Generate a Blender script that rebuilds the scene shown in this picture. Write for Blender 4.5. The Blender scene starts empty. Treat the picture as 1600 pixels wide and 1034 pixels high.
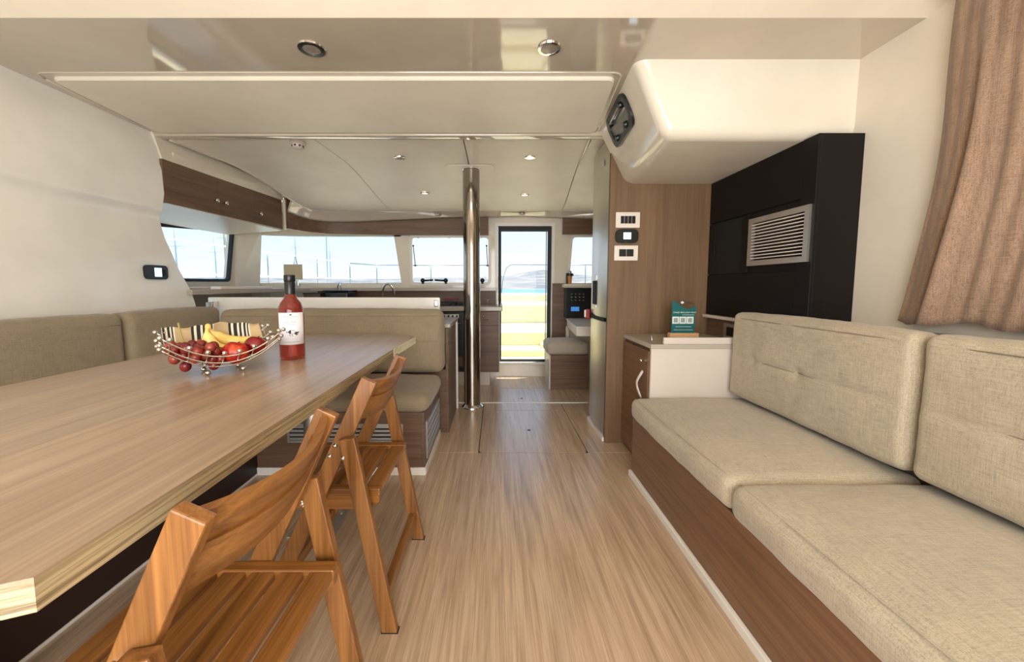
import bpy, bmesh, math, random
from mathutils import Vector, Matrix, noise
PI = math.pi
random.seed(7)
SC = bpy.context.scene
COL = SC.collection

# ------------------------------------------------------------------ camera
cd = bpy.data.cameras.new('camera')
cam = bpy.data.objects.new('camera', cd); COL.objects.link(cam)
cam.location = (0, 0, 1.10)
cam.rotation_euler = (PI/2 - math.radians(4.6688), 0, 0)
cd.sensor_width = 36; cd.lens = 13.5
cd.shift_x = 25/1600; cd.shift_y = -23/1600
cd.clip_start = 0.02; cd.clip_end = 6000
SC.camera = cam

# ------------------------------------------------------------------ world, sun, daylight at the openings
W = bpy.data.worlds.new('world'); SC.world = W; W.use_nodes = True
nt = W.node_tree; nt.nodes.clear()
out = nt.nodes.new('ShaderNodeOutputWorld'); bg = nt.nodes.new('ShaderNodeBackground')
tc = nt.nodes.new('ShaderNodeTexCoord'); sep = nt.nodes.new('ShaderNodeSeparateXYZ')
rp = nt.nodes.new('ShaderNodeValToRGB')
nt.links.new(tc.outputs['Generated'], sep.inputs[0]); nt.links.new(sep.outputs['Z'], rp.inputs[0])
rp.color_ramp.elements[0].position = 0.0; rp.color_ramp.elements[0].color = (.72, .82, .93, 1)
rp.color_ramp.elements[1].position = 0.6; rp.color_ramp.elements[1].color = (.30, .50, .82, 1)
e = rp.color_ramp.elements.new(.16); e.color = (.55, .72, .93, 1)
nt.links.new(rp.outputs[0], bg.inputs[0]); bg.inputs[1].default_value = 1.08
nt.links.new(bg.outputs[0], out.inputs[0])

def sun_lamp():
    l = bpy.data.lights.new('sun', 'SUN'); l.energy = 5.5; l.angle = .02; l.color = (1, .95, .86)
    o = bpy.data.objects.new('sun', l); COL.objects.link(o)
    o.rotation_euler = Vector((-.22, -.12, -.97)).to_track_quat('-Z', 'Y').to_euler()
sun_lamp()
def area(name, loc, aim, sx, sy, energy, color):
    l = bpy.data.lights.new(name, 'AREA'); l.shape = 'RECTANGLE'; l.size = sx; l.size_y = sy
    l.energy = energy; l.color = color
    o = bpy.data.objects.new(name, l); COL.objects.link(o); o.location = loc
    o.rotation_euler = (Vector(aim)-Vector(loc)).to_track_quat('-Z', 'Y').to_euler()
    return o
area('daylight_aft_door', (.0, -1.40, 1.28), (.0, 3, 1.28), 2.2, 1.25, 55, (1, .98, .95))
area('daylight_cockpit_floor', (-.2, -1.6, .15), (-.2, 1.2, 2.0), 2.5, 1.0, 33, (1, .96, .905))
def portal(name, loc, aim, sx, sy):
    o = area(name, loc, aim, sx, sy, 1, (1, 1, 1)); o.data.cycles.is_portal = True
portal('portal_front_door', (.34, 4.70, .98), (.34, 0, .98), .64, 1.6)
portal('portal_front_window', (-.54, 4.70, 1.39), (-.54, 0, 1.39), .94, .56)
portal('portal_right_window', (1.18, 4.70, 1.39), (1.18, 0, 1.39), .66, .56)
portal('portal_windscreen', (-1.95, 4.70, 1.39), (-1.95, 0, 1.39), 1.75, .56)
portal('portal_side_window', (-2.88, 3.55, 1.38), (0, 3.55, 1.38), 1.15, .56)

vs = SC.view_settings
vs.view_transform = 'Standard'; vs.look = 'None'; vs.gamma = 1; vs.use_curve_mapping = False
vs.exposure = 0.5
SC.display_settings.display_device = 'sRGB'
try:
    SC.cycles.max_bounces = 10; SC.cycles.diffuse_bounces = 6; SC.cycles.sample_clamp_indirect = 6
    SC.cycles.transparent_max_bounces = 12; SC.cycles.use_denoising = True
except Exception: pass

# ------------------------------------------------------------------ materials
def lin(c):
    return tuple((x/255/12.92 if x/255 <= .04045 else ((x/255+.055)/1.055)**2.4) for x in c) + (1,)
MATS = {}
def newmat(name):
    m = bpy.data.materials.new(name); m.use_nodes = True; MATS[name] = m
    return m, m.node_tree, m.node_tree.nodes['Principled BSDF']
def tex_coords(t, scale=(1,1,1), rot=(0,0,0)):
    c = t.nodes.new('ShaderNodeTexCoord'); mp = t.nodes.new('ShaderNodeMapping')
    mp.inputs['Scale'].default_value = scale; mp.inputs['Rotation'].default_value = rot
    t.links.new(c.outputs['Object'], mp.inputs[0]); return mp.outputs[0]
def noise_node(t, vec, scale, detail=4, rough=.6, dist=0):
    n = t.nodes.new('ShaderNodeTexNoise'); n.inputs['Scale'].default_value = scale
    n.inputs['Detail'].default_value = detail; n.inputs['Roughness'].default_value = rough
    n.inputs['Distortion'].default_value = dist; t.links.new(vec, n.inputs['Vector']); return n.outputs['Fac']
def ramp(t, fac, stops):
    r = t.nodes.new('ShaderNodeValToRGB'); t.links.new(fac, r.inputs[0]); el = r.color_ramp.elements
    el[0].position, el[0].color = stops[0]; el[1].position, el[1].color = stops[-1]
    for p, c in stops[1:-1]:
        q = el.new(p); q.color = c
    return r.outputs[0]
def bump(t, b, fac, strength, dist=.002):
    n = t.nodes.new('ShaderNodeBump'); n.inputs['Strength'].default_value = strength
    n.inputs['Distance'].default_value = dist; t.links.new(fac, n.inputs['Height'])
    t.links.new(n.outputs[0], b.inputs['Normal'])
def mixc(t, a, b_, fac, mode='MIX'):
    m = t.nodes.new('ShaderNodeMix'); m.data_type = 'RGBA'; m.blend_type = mode
    if isinstance(fac, float): m.inputs['Factor'].default_value = fac
    else: t.links.new(fac, m.inputs['Factor'])
    for s, v in (('A', a), ('B', b_)):
        k = [i for i in m.inputs if i.name == s and i.type == 'RGBA'][0]
        if isinstance(v, tuple): k.default_value = v
        else: t.links.new(v, k)
    return [o for o in m.outputs if o.type == 'RGBA'][0]
def plain(name, c, rough=.5, metal=0, spec=.5, bmp=0, coat=0):
    m, t, b = newmat(name)
    b.inputs['Roughness'].default_value = rough
    b.inputs['Metallic'].default_value = metal; b.inputs['Specular IOR Level'].default_value = spec
    b.inputs['Coat Weight'].default_value = coat; b.inputs['Coat Roughness'].default_value = .05
    if coat > .2: b.inputs['Coat IOR'].default_value = 1.85
    v = tex_coords(t)
    n = noise_node(t, v, 3, 3)
    base = lin(c)
    t.links.new(ramp(t, n, [(.3, tuple(x*.95 for x in base[:3])+(1,)), (.7, tuple(min(1, x*1.04) for x in base[:3])+(1,))]), b.inputs['Base Color'])
    if bmp:
        bump(t, b, noise_node(t, v, 1.3, 2), bmp, .05)
    return m
def wood(name, dark, light, axis='Y', scale=1.0, rough=.4, streak=18, coat=0, contrast=(.35, .68), bmp=.1, spec=.4, fine=.74):
    m, t, b = newmat(name)
    sc = {'H': (3, 3, streak), 'X': (1, streak, streak), 'Y': (streak, 1, streak), 'Z': (streak, streak, 1)}[axis]
    v = tex_coords(t, tuple(s*scale for s in sc))
    n1 = noise_node(t, v, 1.1, 6, .62, .6)
    v2 = tex_coords(t, tuple(s*scale*(5 if s > 1 else 1.2) for s in sc))
    n2 = noise_node(t, v2, 1.4, 3, .7)
    v3 = tex_coords(t, tuple(s*scale*(.22 if s > 1 else .5) for s in sc))
    n3 = noise_node(t, v3, 1.0, 2)
    D, L = lin(dark), lin(light)
    M_ = tuple((D[i]*.45+L[i]*.55) for i in range(3))+(1,)
    c1 = ramp(t, n1, [(contrast[0], D), ((contrast[0]+contrast[1])/2, M_), (contrast[1], L)])
    c2 = ramp(t, n2, [(.3, (fine, fine*.98, fine*.96, 1)), (.6, (1.05, 1.05, 1.05, 1))])
    c3 = ramp(t, n3, [(.3, (.88, .88, .88, 1)), (.7, (1.08, 1.08, 1.08, 1))])
    c = mixc(t, c1, c2, 1.0, 'MULTIPLY'); c = mixc(t, c, c3, 1.0, 'MULTIPLY')
    t.links.new(c, b.inputs['Base Color']); b.inputs['Roughness'].default_value = rough
    b.inputs['Specular IOR Level'].default_value = spec
    b.inputs['Coat Weight'].default_value = coat; b.inputs['Coat Roughness'].default_value = .12
    bump(t, b, n2, bmp, .0006)
    return m
def fabric(name, c, amp=.16, scale=1.0, bs=.6, streak_axis='Z'):
    m, t, b = newmat(name)
    L = lin(c)
    def sc(k): return tuple(x*scale for x in k)
    a = noise_node(t, tex_coords(t, sc((420, 420, 14))), 1, 2, .6)
    d = noise_node(t, tex_coords(t, sc((14, 420, 420))), 1, 2, .6)
    g = noise_node(t, tex_coords(t, sc((420, 14, 420))), 1, 2, .6)
    mx = t.nodes.new('ShaderNodeMath'); mx.operation = 'ADD'; t.links.new(a, mx.inputs[0]); t.links.new(d, mx.inputs[1])
    m2 = t.nodes.new('ShaderNodeMath'); m2.operation = 'ADD'; t.links.new(mx.outputs[0], m2.inputs[0]); t.links.new(g, m2.inputs[1])
    m3 = t.nodes.new('ShaderNodeMath'); m3.operation = 'MULTIPLY'; t.links.new(m2.outputs[0], m3.inputs[0]); m3.inputs[1].default_value = 1/3
    lo = tuple(x*(1-amp*2.2) for x in L[:3])+(1,); hi = tuple(min(1, x*(1+amp*1.6)) for x in L[:3])+(1,)
    c1 = ramp(t, m3.outputs[0], [(.36, lo), (.5, L), (.64, hi)])
    big = noise_node(t, tex_coords(t, (3, 3, 3)), 1.2, 4, .6)
    c2 = ramp(t, big, [(.3, (.9, .9, .89, 1)), (.7, (1.06, 1.05, 1.03, 1))])
    t.links.new(mixc(t, c1, c2, 1.0, 'MULTIPLY'), b.inputs['Base Color'])
    b.inputs['Roughness'].default_value = .9; b.inputs['Specular IOR Level'].default_value = .15
    b.inputs['Sheen Weight'].default_value = .25
    bump(t, b, m3.outputs[0], bs, .0015)
    return m
def emit(name, c, s):
    m, t, b = newmat(name)
    b.inputs['Base Color'].default_value = lin(c); b.inputs['Emission Color'].default_value = lin(c)
    b.inputs['Emission Strength'].default_value = s; return m
def glass_pane(name, tint=(1, 1, 1), refl=.006):
    m = bpy.data.materials.new(name); m.use_nodes = True; t = m.node_tree; t.nodes.clear()
    o = t.nodes.new('ShaderNodeOutputMaterial'); mx = t.nodes.new('ShaderNodeMixShader')
    tr = t.nodes.new('ShaderNodeBsdfTransparent'); gl = t.nodes.new('ShaderNodeBsdfGlossy')
    tr.inputs[0].default_value = tint+(1,); gl.inputs['Roughness'].default_value = .02
    mx.inputs[0].default_value = refl
    t.links.new(tr.outputs[0], mx.inputs[1]); t.links.new(gl.outputs[0], mx.inputs[2]); t.links.new(mx.outputs[0], o.inputs[0])
    MATS[name] = m; return m

GEL = plain('gelcoat_white', (226, 217, 200), .10, 0, .55, .25)
GELW = plain('gelcoat_wall', (240, 237, 227), .12, 0, .5, .3)
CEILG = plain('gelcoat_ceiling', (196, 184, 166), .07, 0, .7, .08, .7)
CEILM = plain('ceiling_panel_matt', (234, 226, 210), .42, 0, .35)
AFTLIT = plain('ceiling_aft_lit', (246, 236, 216), .45, 0, .3)  # paler than the other ceilings: light from the aft door put into the colour
WALLR = plain('wall_cream_matt', (228, 219, 203), .6, 0, .3)
WHITE = plain('white_laminate', (208, 197, 186), .35, 0, .4)
SKIRT = plain('white_skirting', (238, 232, 222), .4)
FLOORM = wood('floor_oak', (172, 142, 112), (214, 186, 156), 'Y', 1.6, .30, 22, .6, (.3, .7), .10, .5, .68)
FLOORM.node_tree.nodes['Principled BSDF'].inputs['Coat Roughness'].default_value = .24
WALNUT = wood('walnut_veneer', (92, 68, 52), (124, 95, 74), 'X', 1.0, .42, 22, 0, (.3, .7), .1)
WALNUTY = wood('walnut_veneer_y', (92, 68, 52), (126, 97, 76), 'Y', 1.0, .42, 22, 0, (.3, .7), .1)
WALNUTS = wood('walnut_sofa_front', (112, 80, 56), (140, 104, 76), 'Y', 1.0, .42, 18, 0, (.3, .7), .1)
OAKZ = wood('bulkhead_oak', (106, 82, 60), (126, 99, 73), 'Z', 1.0, .45, 11, 0, (.3, .7), .1, .35, .86)
TABLE = wood('table_top_wood', (146, 122, 99), (176, 151, 126), 'Y', 1.4, .30, 22, .15, (.28, .7), .06, .5)
TEDGE = wood('table_edge_wood', (112, 94, 66), (196, 176, 138), 'H', 1.0, .45, 190, 0, (.38, .6), .2)
TEDGE_SHEEN = wood('table_edge_sheen', (214, 204, 170), (244, 238, 212), 'Y', 1.0, .4, 70, 0, (.3, .7), .1)  # pale tone paints door light shining on the table edge
ACACZ = wood('acacia_post', (98, 57, 22), (166, 112, 58), 'Z', 1.0, .36, 30, .25, (.28, .72), .12)
ACACY = wood('acacia_slat', (98, 57, 21), (168, 113, 56), 'Y', 1.0, .36, 30, .25, (.28, .72), .12)
ACACX = wood('acacia_rail', (100, 57, 18), (174, 114, 52), 'X', 1.0, .36, 30, .25, (.28, .72), .12)
FAB = fabric('beige_weave', (180, 167, 145))
FABS = plain('seam_thread', (126, 112, 90), .9)
FABSHADE = fabric('beige_weave_shaded', (152, 137, 114), .13)  # same weave as the right sofa, darkened to paint in the shade
CURT = fabric('curtain_linen', (152, 126, 106), .2, .8, .5)
BLACKW = plain('black_wood', (17, 12, 11), .5, 0, .25)
BLACKP = plain('black_plastic', (18, 18, 19), .3, 0, .5)
RUBBER = plain('black_rubber', (20, 22, 22), .6)
CHROME = plain('chrome', (220, 216, 208), .08, 1)
STEEL = plain('brushed_steel', (206, 200, 188), .33, 1)
POLE = plain('polished_pole', (166, 158, 148), .10, 1)
ALU = plain('aluminium', (200, 196, 190), .35, .9)
GREYM = plain('grey_laminate', (150, 142, 132), .35)
COUNT = plain('counter_grey', (178, 168, 154), .2, 0, .5)
PLATEW = plain('switch_plate', (236, 226, 214), .3)
DARKIN = plain('dark_inside', (14, 12, 11), .8)
GLASS = glass_pane('window_glass')
GLASSH = glass_pane('window_glass_haze', (.97, .98, 1.0), .006)
TINT = glass_pane('tinted_hatch_glass', (.25, .27, .28), .25)
SCREEN = emit('screen_lit', (196, 222, 246), 1.1)
SCREEND = emit('screen_blue', (60, 120, 190), .6)
LAMPG = emit('lamp_glass', (250, 240, 220), .9)
LAMPOFF = plain('lamp_glass_off', (150, 140, 130), .25, .3)
TEAL = plain('teal_print', (22, 98, 96), .4)
INKW = plain('white_ink', (225, 232, 228), .5)
INKB = plain('black_ink', (40, 40, 44), .6)
INKG = plain('grey_ink', (150, 146, 152), .6)
PAPER = plain('label_paper', (244, 240, 244), .5)
PINE = plain('pale_pine', (222, 176, 130), .5)
DECKM = plain('deck_gelcoat', (236, 226, 186), .5)
RED = plain('red_plastic', (150, 30, 34), .4)
ORANGE = plain('amber_plastic', (205, 130, 60), .4)
GASKET = plain('white_frame', (232, 226, 216), .3)

# ------------------------------------------------------------------ mesh helpers
def obj(name, bm, mat, parent=None, smooth=False, kind=None, recalc=True):
    if recalc: bmesh.ops.recalc_face_normals(bm, faces=bm.faces)
    me = bpy.data.meshes.new(name); bm.to_mesh(me); bm.free()
    mats = mat if isinstance(mat, (list, tuple)) else [mat]
    for m in mats: me.materials.append(m)
    if smooth:
        for p in me.polygons: p.use_smooth = True
        if smooth == 'auto':
            try: me.set_sharp_from_angle(angle=math.radians(35))
            except Exception: pass
    o = bpy.data.objects.new(name, me); COL.objects.link(o)
    if parent: o.parent = parent
    if kind: o['kind'] = kind
    return o
def tag(o, label, cat, group=None):
    o['label'] = label; o['category'] = cat
    if group: o['group'] = group
    return o
def thing(name, label, cat, loc=(0, 0, 0), rz=0, group=None):
    o = bpy.data.objects.new(name, None); COL.objects.link(o); o.location = loc; o.rotation_euler = (0, 0, rz)
    o.empty_display_size = .05
    return tag(o, label, cat, group)
def box(bm, x0, x1, y0, y1, z0, z1, bev=0, seg=2, mat=None):
    r = bmesh.ops.create_cube(bm, size=1)
    vs_ = r['verts']
    S = Matrix.Diagonal((x1-x0, y1-y0, z1-z0, 1)); T = Matrix.Translation(((x0+x1)/2, (y0+y1)/2, (z0+z1)/2))
    M = T @ S
    if mat is not None: M = mat @ M
    bmesh.ops.transform(bm, matrix=M, verts=vs_)
    if bev:
        es = list({e for v in vs_ for e in v.link_edges})
        bmesh.ops.bevel(bm, geom=es, offset=bev, segments=seg, affect='EDGES', profile=.5)
    return bm
def B(x0, x1, y0, y1, z0, z1, bev=0, seg=2, mat=None):
    return box(bmesh.new(), x0, x1, y0, y1, z0, z1, bev, seg, mat)
def prism(pts, vec, bev=0, bm=None, seg=2):
    """closed polygon (3d points) extruded by vec"""
    bm = bm or bmesh.new()
    a = [bm.verts.new(p) for p in pts]; f = bm.faces.new(a)
    r = bmesh.ops.extrude_face_region(bm, geom=[f])
    nv = [g for g in r['geom'] if isinstance(g, bmesh.types.BMVert)]
    bmesh.ops.translate(bm, vec=Vector(vec), verts=nv)
    if bev:
        es = list({e for v in a+nv for e in v.link_edges})
        bmesh.ops.bevel(bm, geom=es, offset=bev, segments=seg, affect='EDGES', profile=.5)
    return bm
def tube(bm, pts, r, seg=8, caps=True, taper=None):
    pts = [Vector(p) for p in pts]; n = len(pts); rings = []
    t = (pts[1]-pts[0]).normalized()
    up = Vector((0, 0, 1)) if abs(t.z) < .9 else Vector((1, 0, 0))
    s = t.cross(up).normalized()
    for i, p in enumerate(pts):
        if i == 0: d = pts[1]-pts[0]
        elif i == n-1: d = pts[-1]-pts[-2]
        else: d = (pts[i+1]-pts[i]).normalized()+(pts[i]-pts[i-1]).normalized()
        d.normalize(); s = (s - d*s.dot(d)).normalized(); u = d.cross(s)
        rr = r if taper is None else r*taper(i/(n-1))
        rings.append([bm.verts.new(p+(s*math.cos(a)+u*math.sin(a))*rr) for a in [2*PI*k/seg for k in range(seg)]])
    for i in range(n-1):
        for k in range(seg):
            bm.faces.new((rings[i][k], rings[i][(k+1) % seg], rings[i+1][(k+1) % seg], rings[i+1][k]))
    if caps:
        bm.faces.new(rings[0]); bm.faces.new(rings[-1])
    return bm
def lathe(bm, prof, center=(0, 0, 0), seg=24, axis=None):
    """prof [(r,z)] spun about z; axis optional rotation matrix"""
    c = Vector(center); R = axis or Matrix.Identity(3); rings = []
    for r, z in prof:
        if r < 1e-6: rings.append([bm.verts.new(c+R@Vector((0, 0, z)))])
        else: rings.append([bm.verts.new(c+R@Vector((r*math.cos(2*PI*k/seg), r*math.sin(2*PI*k/seg), z))) for k in range(seg)])
    for a, b in zip(rings, rings[1:]):
        if len(a) == 1 and len(b) == 1: continue
        for k in range(seg):
            k2 = (k+1) % seg
            if len(a) == 1: bm.faces.new((a[0], b[k], b[k2]))
            elif len(b) == 1: bm.faces.new((a[k], b[0], a[k2]))
            else: bm.faces.new((a[k], a[k2], b[k2], b[k]))
    return bm
def ball(bm, c, r, seg=10, sc=(1, 1, 1)):
    q = bmesh.ops.create_uvsphere(bm, u_segments=seg, v_segments=max(6, seg*2//3), radius=r)
    bmesh.ops.transform(bm, matrix=Matrix.Translation(c) @ Matrix.Diagonal((sc[0], sc[1], sc[2], 1)), verts=q['verts'])
    return bm
def rot_to(v):
    return Vector(v).to_track_quat('Z', 'Y').to_matrix()
def rrect(x0, x1, y0, y1, r, n=5):
    p = []
    for cx, cy, a0 in ((x1-r, y0+r, -PI/2), (x1-r, y1-r, 0), (x0+r, y1-r, PI/2), (x0+r, y0+r, PI)):
        for k in range(n+1):
            a = a0+PI/2*k/n; p.append((cx+r*math.cos(a), cy+r*math.sin(a)))
    return p
def round_poly(pts, r, n=5):
    out_ = []; N = len(pts)
    for i in range(N):
        p = Vector(pts[i]); a = (Vector(pts[i-1])-p); b = (Vector(pts[(i+1) % N])-p)
        la, lb = a.length, b.length; a.normalize(); b.normalize()
        ang = a.angle(b); d = min(r/math.tan(ang/2), la*.45, lb*.45)
        p0, p1 = p+a*d, p+b*d
        for k in range(n+1):
            t = k/n; out_.append(tuple((p0*(1-t)+p*t)*(1-t)+(p*(1-t)+p1*t)*t))
    return out_
def plate(outer, holes, thick, place):
    """flat plate with holes; 2d outlines, place(u,v,w) -> 3d with w in [0,thick]"""
    bm = bmesh.new(); loops = []
    for L in [outer]+holes:
        vs_ = [bm.verts.new((u, v, 0)) for u, v in L]
        for i in range(len(vs_)): bm.edges.new((vs_[i], vs_[(i+1) % len(vs_)]))
        loops.append(vs_)
    bmesh.ops.triangle_fill(bm, use_beauty=True, use_dissolve=False, edges=bm.edges[:])
    fs = bm.faces[:]
    r = bmesh.ops.extrude_face_region(bm, geom=fs)
    for g in r['geom']:
        if isinstance(g, bmesh.types.BMVert): g.co.z = thick
    for v in bm.verts: v.co = Vector(place(v.co.x, v.co.y, v.co.z))
    return bm
def ring(outer, inner, thick, place): return plate(outer, [inner], thick, place)
def slab_surface(fn, nu, nv, off):
    bm = bmesh.new(); off = Vector(off)
    g = [[[bm.verts.new(Vector(fn(i/nu, j/nv))+off*k) for j in range(nv+1)] for i in range(nu+1)] for k in (0, 1)]
    for k in (0, 1):
        for i in range(nu):
            for j in range(nv): bm.faces.new((g[k][i][j], g[k][i+1][j], g[k][i+1][j+1], g[k][i][j+1]))
    for i in range(nu):
        for j in (0, nv): bm.faces.new((g[0][i][j], g[0][i+1][j], g[1][i+1][j], g[1][i][j]))
    for j in range(nv):
        for i in (0, nu): bm.faces.new((g[0][i][j], g[0][i][j+1], g[1][i][j+1], g[1][i][j]))
    return bm
def grid_surface(fn, nu, nv, thick=None):
    bm = bmesh.new(); g = [[bm.verts.new(fn(i/nu, j/nv)) for j in range(nv+1)] for i in range(nu+1)]
    for i in range(nu):
        for j in range(nv): bm.faces.new((g[i][j], g[i+1][j], g[i+1][j+1], g[i][j+1]))
    if thick:
        bmesh.ops.recalc_face_normals(bm, faces=bm.faces)
        bmesh.ops.solidify(bm, geom=bm.faces[:], thickness=thick)
    return bm
def lettering(parent, text, size, M, mat, name='lettering', shear=0, align='CENTER'):
    cu = bpy.data.curves.new('t', 'FONT'); cu.body = text; cu.size = size; cu.align_x = align; cu.shear = shear
    cu.extrude = size*.01
    t = bpy.data.objects.new('t', cu); COL.objects.link(t)
    bpy.context.view_layer.update()
    me = bpy.data.meshes.new_from_object(t.evaluated_get(bpy.context.evaluated_depsgraph_get()))
    bpy.data.objects.remove(t)
    me.transform(M); me.materials.clear(); me.materials.append(mat)
    o = bpy.data.objects.new(name, me); COL.objects.link(o); o.parent = parent; return o

def cushion(size, r, puff, n=(14, 22, 8), flat=((2, -1),), tufts=(), M=None, wr=.0015, seed=0, grooves=()):
    """rounded soft block centred on origin, size = (sx,sy,sz)"""
    bm = bmesh.new(); h = Vector(size)/2
    def coords(k):
        m_ = n[k]; L = h[k]; out_ = []
        # concentrate samples at the rounded rim
        for i in range(m_+1):
            t = -1+2*i/m_; t = math.sin(t*PI/2)*.55+t*.45; out_.append(t*L)
        return out_
    C = [coords(0), coords(1), coords(2)]
    vm = {}
    def V(i, j, k):
        key = (i, j, k)
        if key not in vm: vm[key] = bm.verts.new((C[0][i], C[1][j], C[2][k]))
        return vm[key]
    for j in range(n[1]):
        for k in range(n[2]):
            for i in (0, n[0]): bm.faces.new((V(i, j, k), V(i, j+1, k), V(i, j+1, k+1), V(i, j, k+1)))
    for i in range(n[0]):
        for k in range(n[2]):
            for j in (0, n[1]): bm.faces.new((V(i, j, k), V(i+1, j, k), V(i+1, j, k+1), V(i, j, k+1)))
        for j in range(n[1]):
            for k in (0, n[2]): bm.faces.new((V(i, j, k), V(i+1, j, k), V(i+1, j+1, k), V(i, j+1, k)))
    for v in bm.verts:
        p = v.co.copy(); u = Vector((p[i]/h[i] for i in range(3)))
        inner = Vector((max(-h[i]+r, min(h[i]-r, p[i])) for i in range(3)))
        d = p-inner
        if d.length > 1e-9: p = inner+d.normalized()*r*min(1, max(abs(d[0]), abs(d[1]), abs(d[2]))/r)
        for a in range(3):
            b_, c_ = (a+1) % 3, (a+2) % 3
            if abs(u[a]) > .999:
                s = math.copysign(1, u[a])
                f = (1-abs(u[b_])**2.6)*(1-abs(u[c_])**2.6)
                if (a, s) in flat: f *= .04
                p[a] += s*puff[a]*f
        nn = noise.noise(p*9+Vector((seed, 0, 0)))+.5*noise.noise(p*22+Vector((seed, 3, 0)))
        p += d.normalized()*nn*wr*2 if d.length > 1e-6 else Vector((0, 0, 0))
        for (a, s, q1, q2, depth, rad, gy) in tufts:
            if abs(u[a]-s) < .02:
                b_, c_ = (a+1) % 3, (a+2) % 3
                e1, e2 = p[b_]-q1, p[c_]-q2
                dd = math.exp(-(e1*e1+e2*e2)/(rad*rad))
                p[a] -= s*depth*dd
        for (a, s, k, q, depth, wd) in grooves:
            if abs(u[a]-s) < .02: p[a] -= s*depth*math.exp(-((p[k]-q)/wd)**2)*(1-abs(u[(3-a-k)])**8)
        v.co = p
    if M is not None: bmesh.ops.transform(bm, matrix=M, verts=bm.verts)
    return bm
def dup_tree(root, loc):
    r = root.copy(); COL.objects.link(r); r.location = loc
    for ch in list(root.children):
        c = ch.copy(); COL.objects.link(c); c.parent = r
        for g in list(ch.children):
            d = g.copy(); COL.objects.link(d); d.parent = c
    return r
def pseam(parent, pts, r=.0022, mat=None, name='seam'):
    return obj(name, tube(bmesh.new(), pts, r, 6), mat or FAB, parent, True)

# ================================================================== STRUCTURE
# floor
fl = obj('floor', B(-3.0, 1.9, -1.3, 4.6, -.06, -.006), DARKIN); fl['kind'] = 'structure'
def floor_piece(x0, x1, y0, y1, name='floor_panel'):
    obj(name, B(x0, x1, y0, y1, -.006, 0, .0015, 1), FLOORM, fl)
g = .003
floor_piece(-3.0, 1.9, -1.3, 2.446-g)
floor_piece(-3.0, -.114-g, 2.446+g, 3.51)
floor_piece(.605+g, 1.9, 2.446+g, 3.51)
floor_piece(-.114+g, .605-g, 3.30+g, 3.51)
hp = obj('floor_hatch', plate(round_poly([(-.114+g, 2.446+g), (.605-g, 2.446+g), (.605-g, 3.30-g), (-.114+g, 3.30-g)], .035), [], .006,
         lambda u, v, w: (u, v, w-.006)), FLOORM, fl)
obj('finger_pull', lathe(bmesh.new(), [(0, .0012), (.012, .0012), (.014, 0)], (.25, 2.84, 0), 14), RUBBER, fl)
floor_piece(-3.0, 1.9, 3.532, 4.02-g)
floor_piece(-3.0, 1.9, 4.02+g, 4.6)
obj('finger_pull', lathe(bmesh.new(), [(0, .0012), (.012, .0012), (.014, 0)], (.25, 3.66, 0), 14), RUBBER, fl)
obj('threshold_strip', B(-.36, .86, 3.51, 3.532, -.006, .004, .001, 1), SKIRT, fl)

# left wall: swept profile whose front end follows a swept line
prof = [(-2.12, 0), (-2.15, .5), (-2.17, 1.0), (-2.185, 1.3), (-2.20, 1.5), (-2.195, 1.562), (-2.182, 1.578), (-2.178, 1.62), (-2.188, 1.9), (-2.27, 2.12)]
def yend(z):
    pts = [(0, 2.80), (.95, 2.77), (1.05, 2.745), (1.2, 2.66), (1.4, 2.58), (1.52, 2.552), (1.6, 2.56), (2.12, 2.67)]
    for (a, b), (c, d) in zip(pts, pts[1:]):
        if a <= z <= c: return b+(d-b)*(z-a)/(c-a)
    return 2.67
def prof_x(z):
    for (a, b), (c, d) in zip(prof, prof[1:]):
        if b <= z <= d: return a+(c-a)*(z-b)/(d-b)
    return prof[-1][0]
zs = [0, .5, .95, 1.05, 1.12, 1.2, 1.3, 1.4, 1.46, 1.52, 1.562, 1.578, 1.6, 1.7, 1.85, 2.0, 2.12]
def wl(u, v):
    z = zs[int(round(v*(len(zs)-1)))]; y = -1.3+u*(yend(z)+1.3)
    return (prof_x(z), y, z)
zs.append(2.40); prof.append((-2.29, 2.40))
w = obj('wall_left', slab_surface(wl, 24, len(zs)-1, (-.05, 0, 0)), GELW, None, 'auto', 'structure')

# hull side beyond the left wall, with the side window
def hull_place(u, v, w_): return (-2.78-w_-.02*0, u, v)
side_hole = round_poly([(3.0, 1.145), (4.0, 1.15), (4.10, 1.665), (3.0, 1.57)], .05)
w = obj('wall_left_forward', plate([(2.5, .0), (4.25, .0), (4.25, 2.05), (2.5, 2.05)], [side_hole], .05, hull_place), GEL, None, False, 'structure')
win = obj('window_1', ring(round_poly([(2.98, 1.128), (4.015, 1.133), (4.12, 1.682), (2.98, 1.588)], .055), round_poly([(3.01, 1.155), (3.99, 1.16), (4.085, 1.652), (3.01, 1.562)], .045), .03,
          lambda u, v, w_: (-2.765-w_, u, v)), RUBBER, None, False, 'structure')
obj('window_pane', plate(round_poly([(3.0, 1.145), (4.0, 1.15), (4.10, 1.665), (3.0, 1.57)], .045), [], .005, lambda u, v, w_: (-2.79-w_, u, v)), GLASSH, win)

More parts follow.
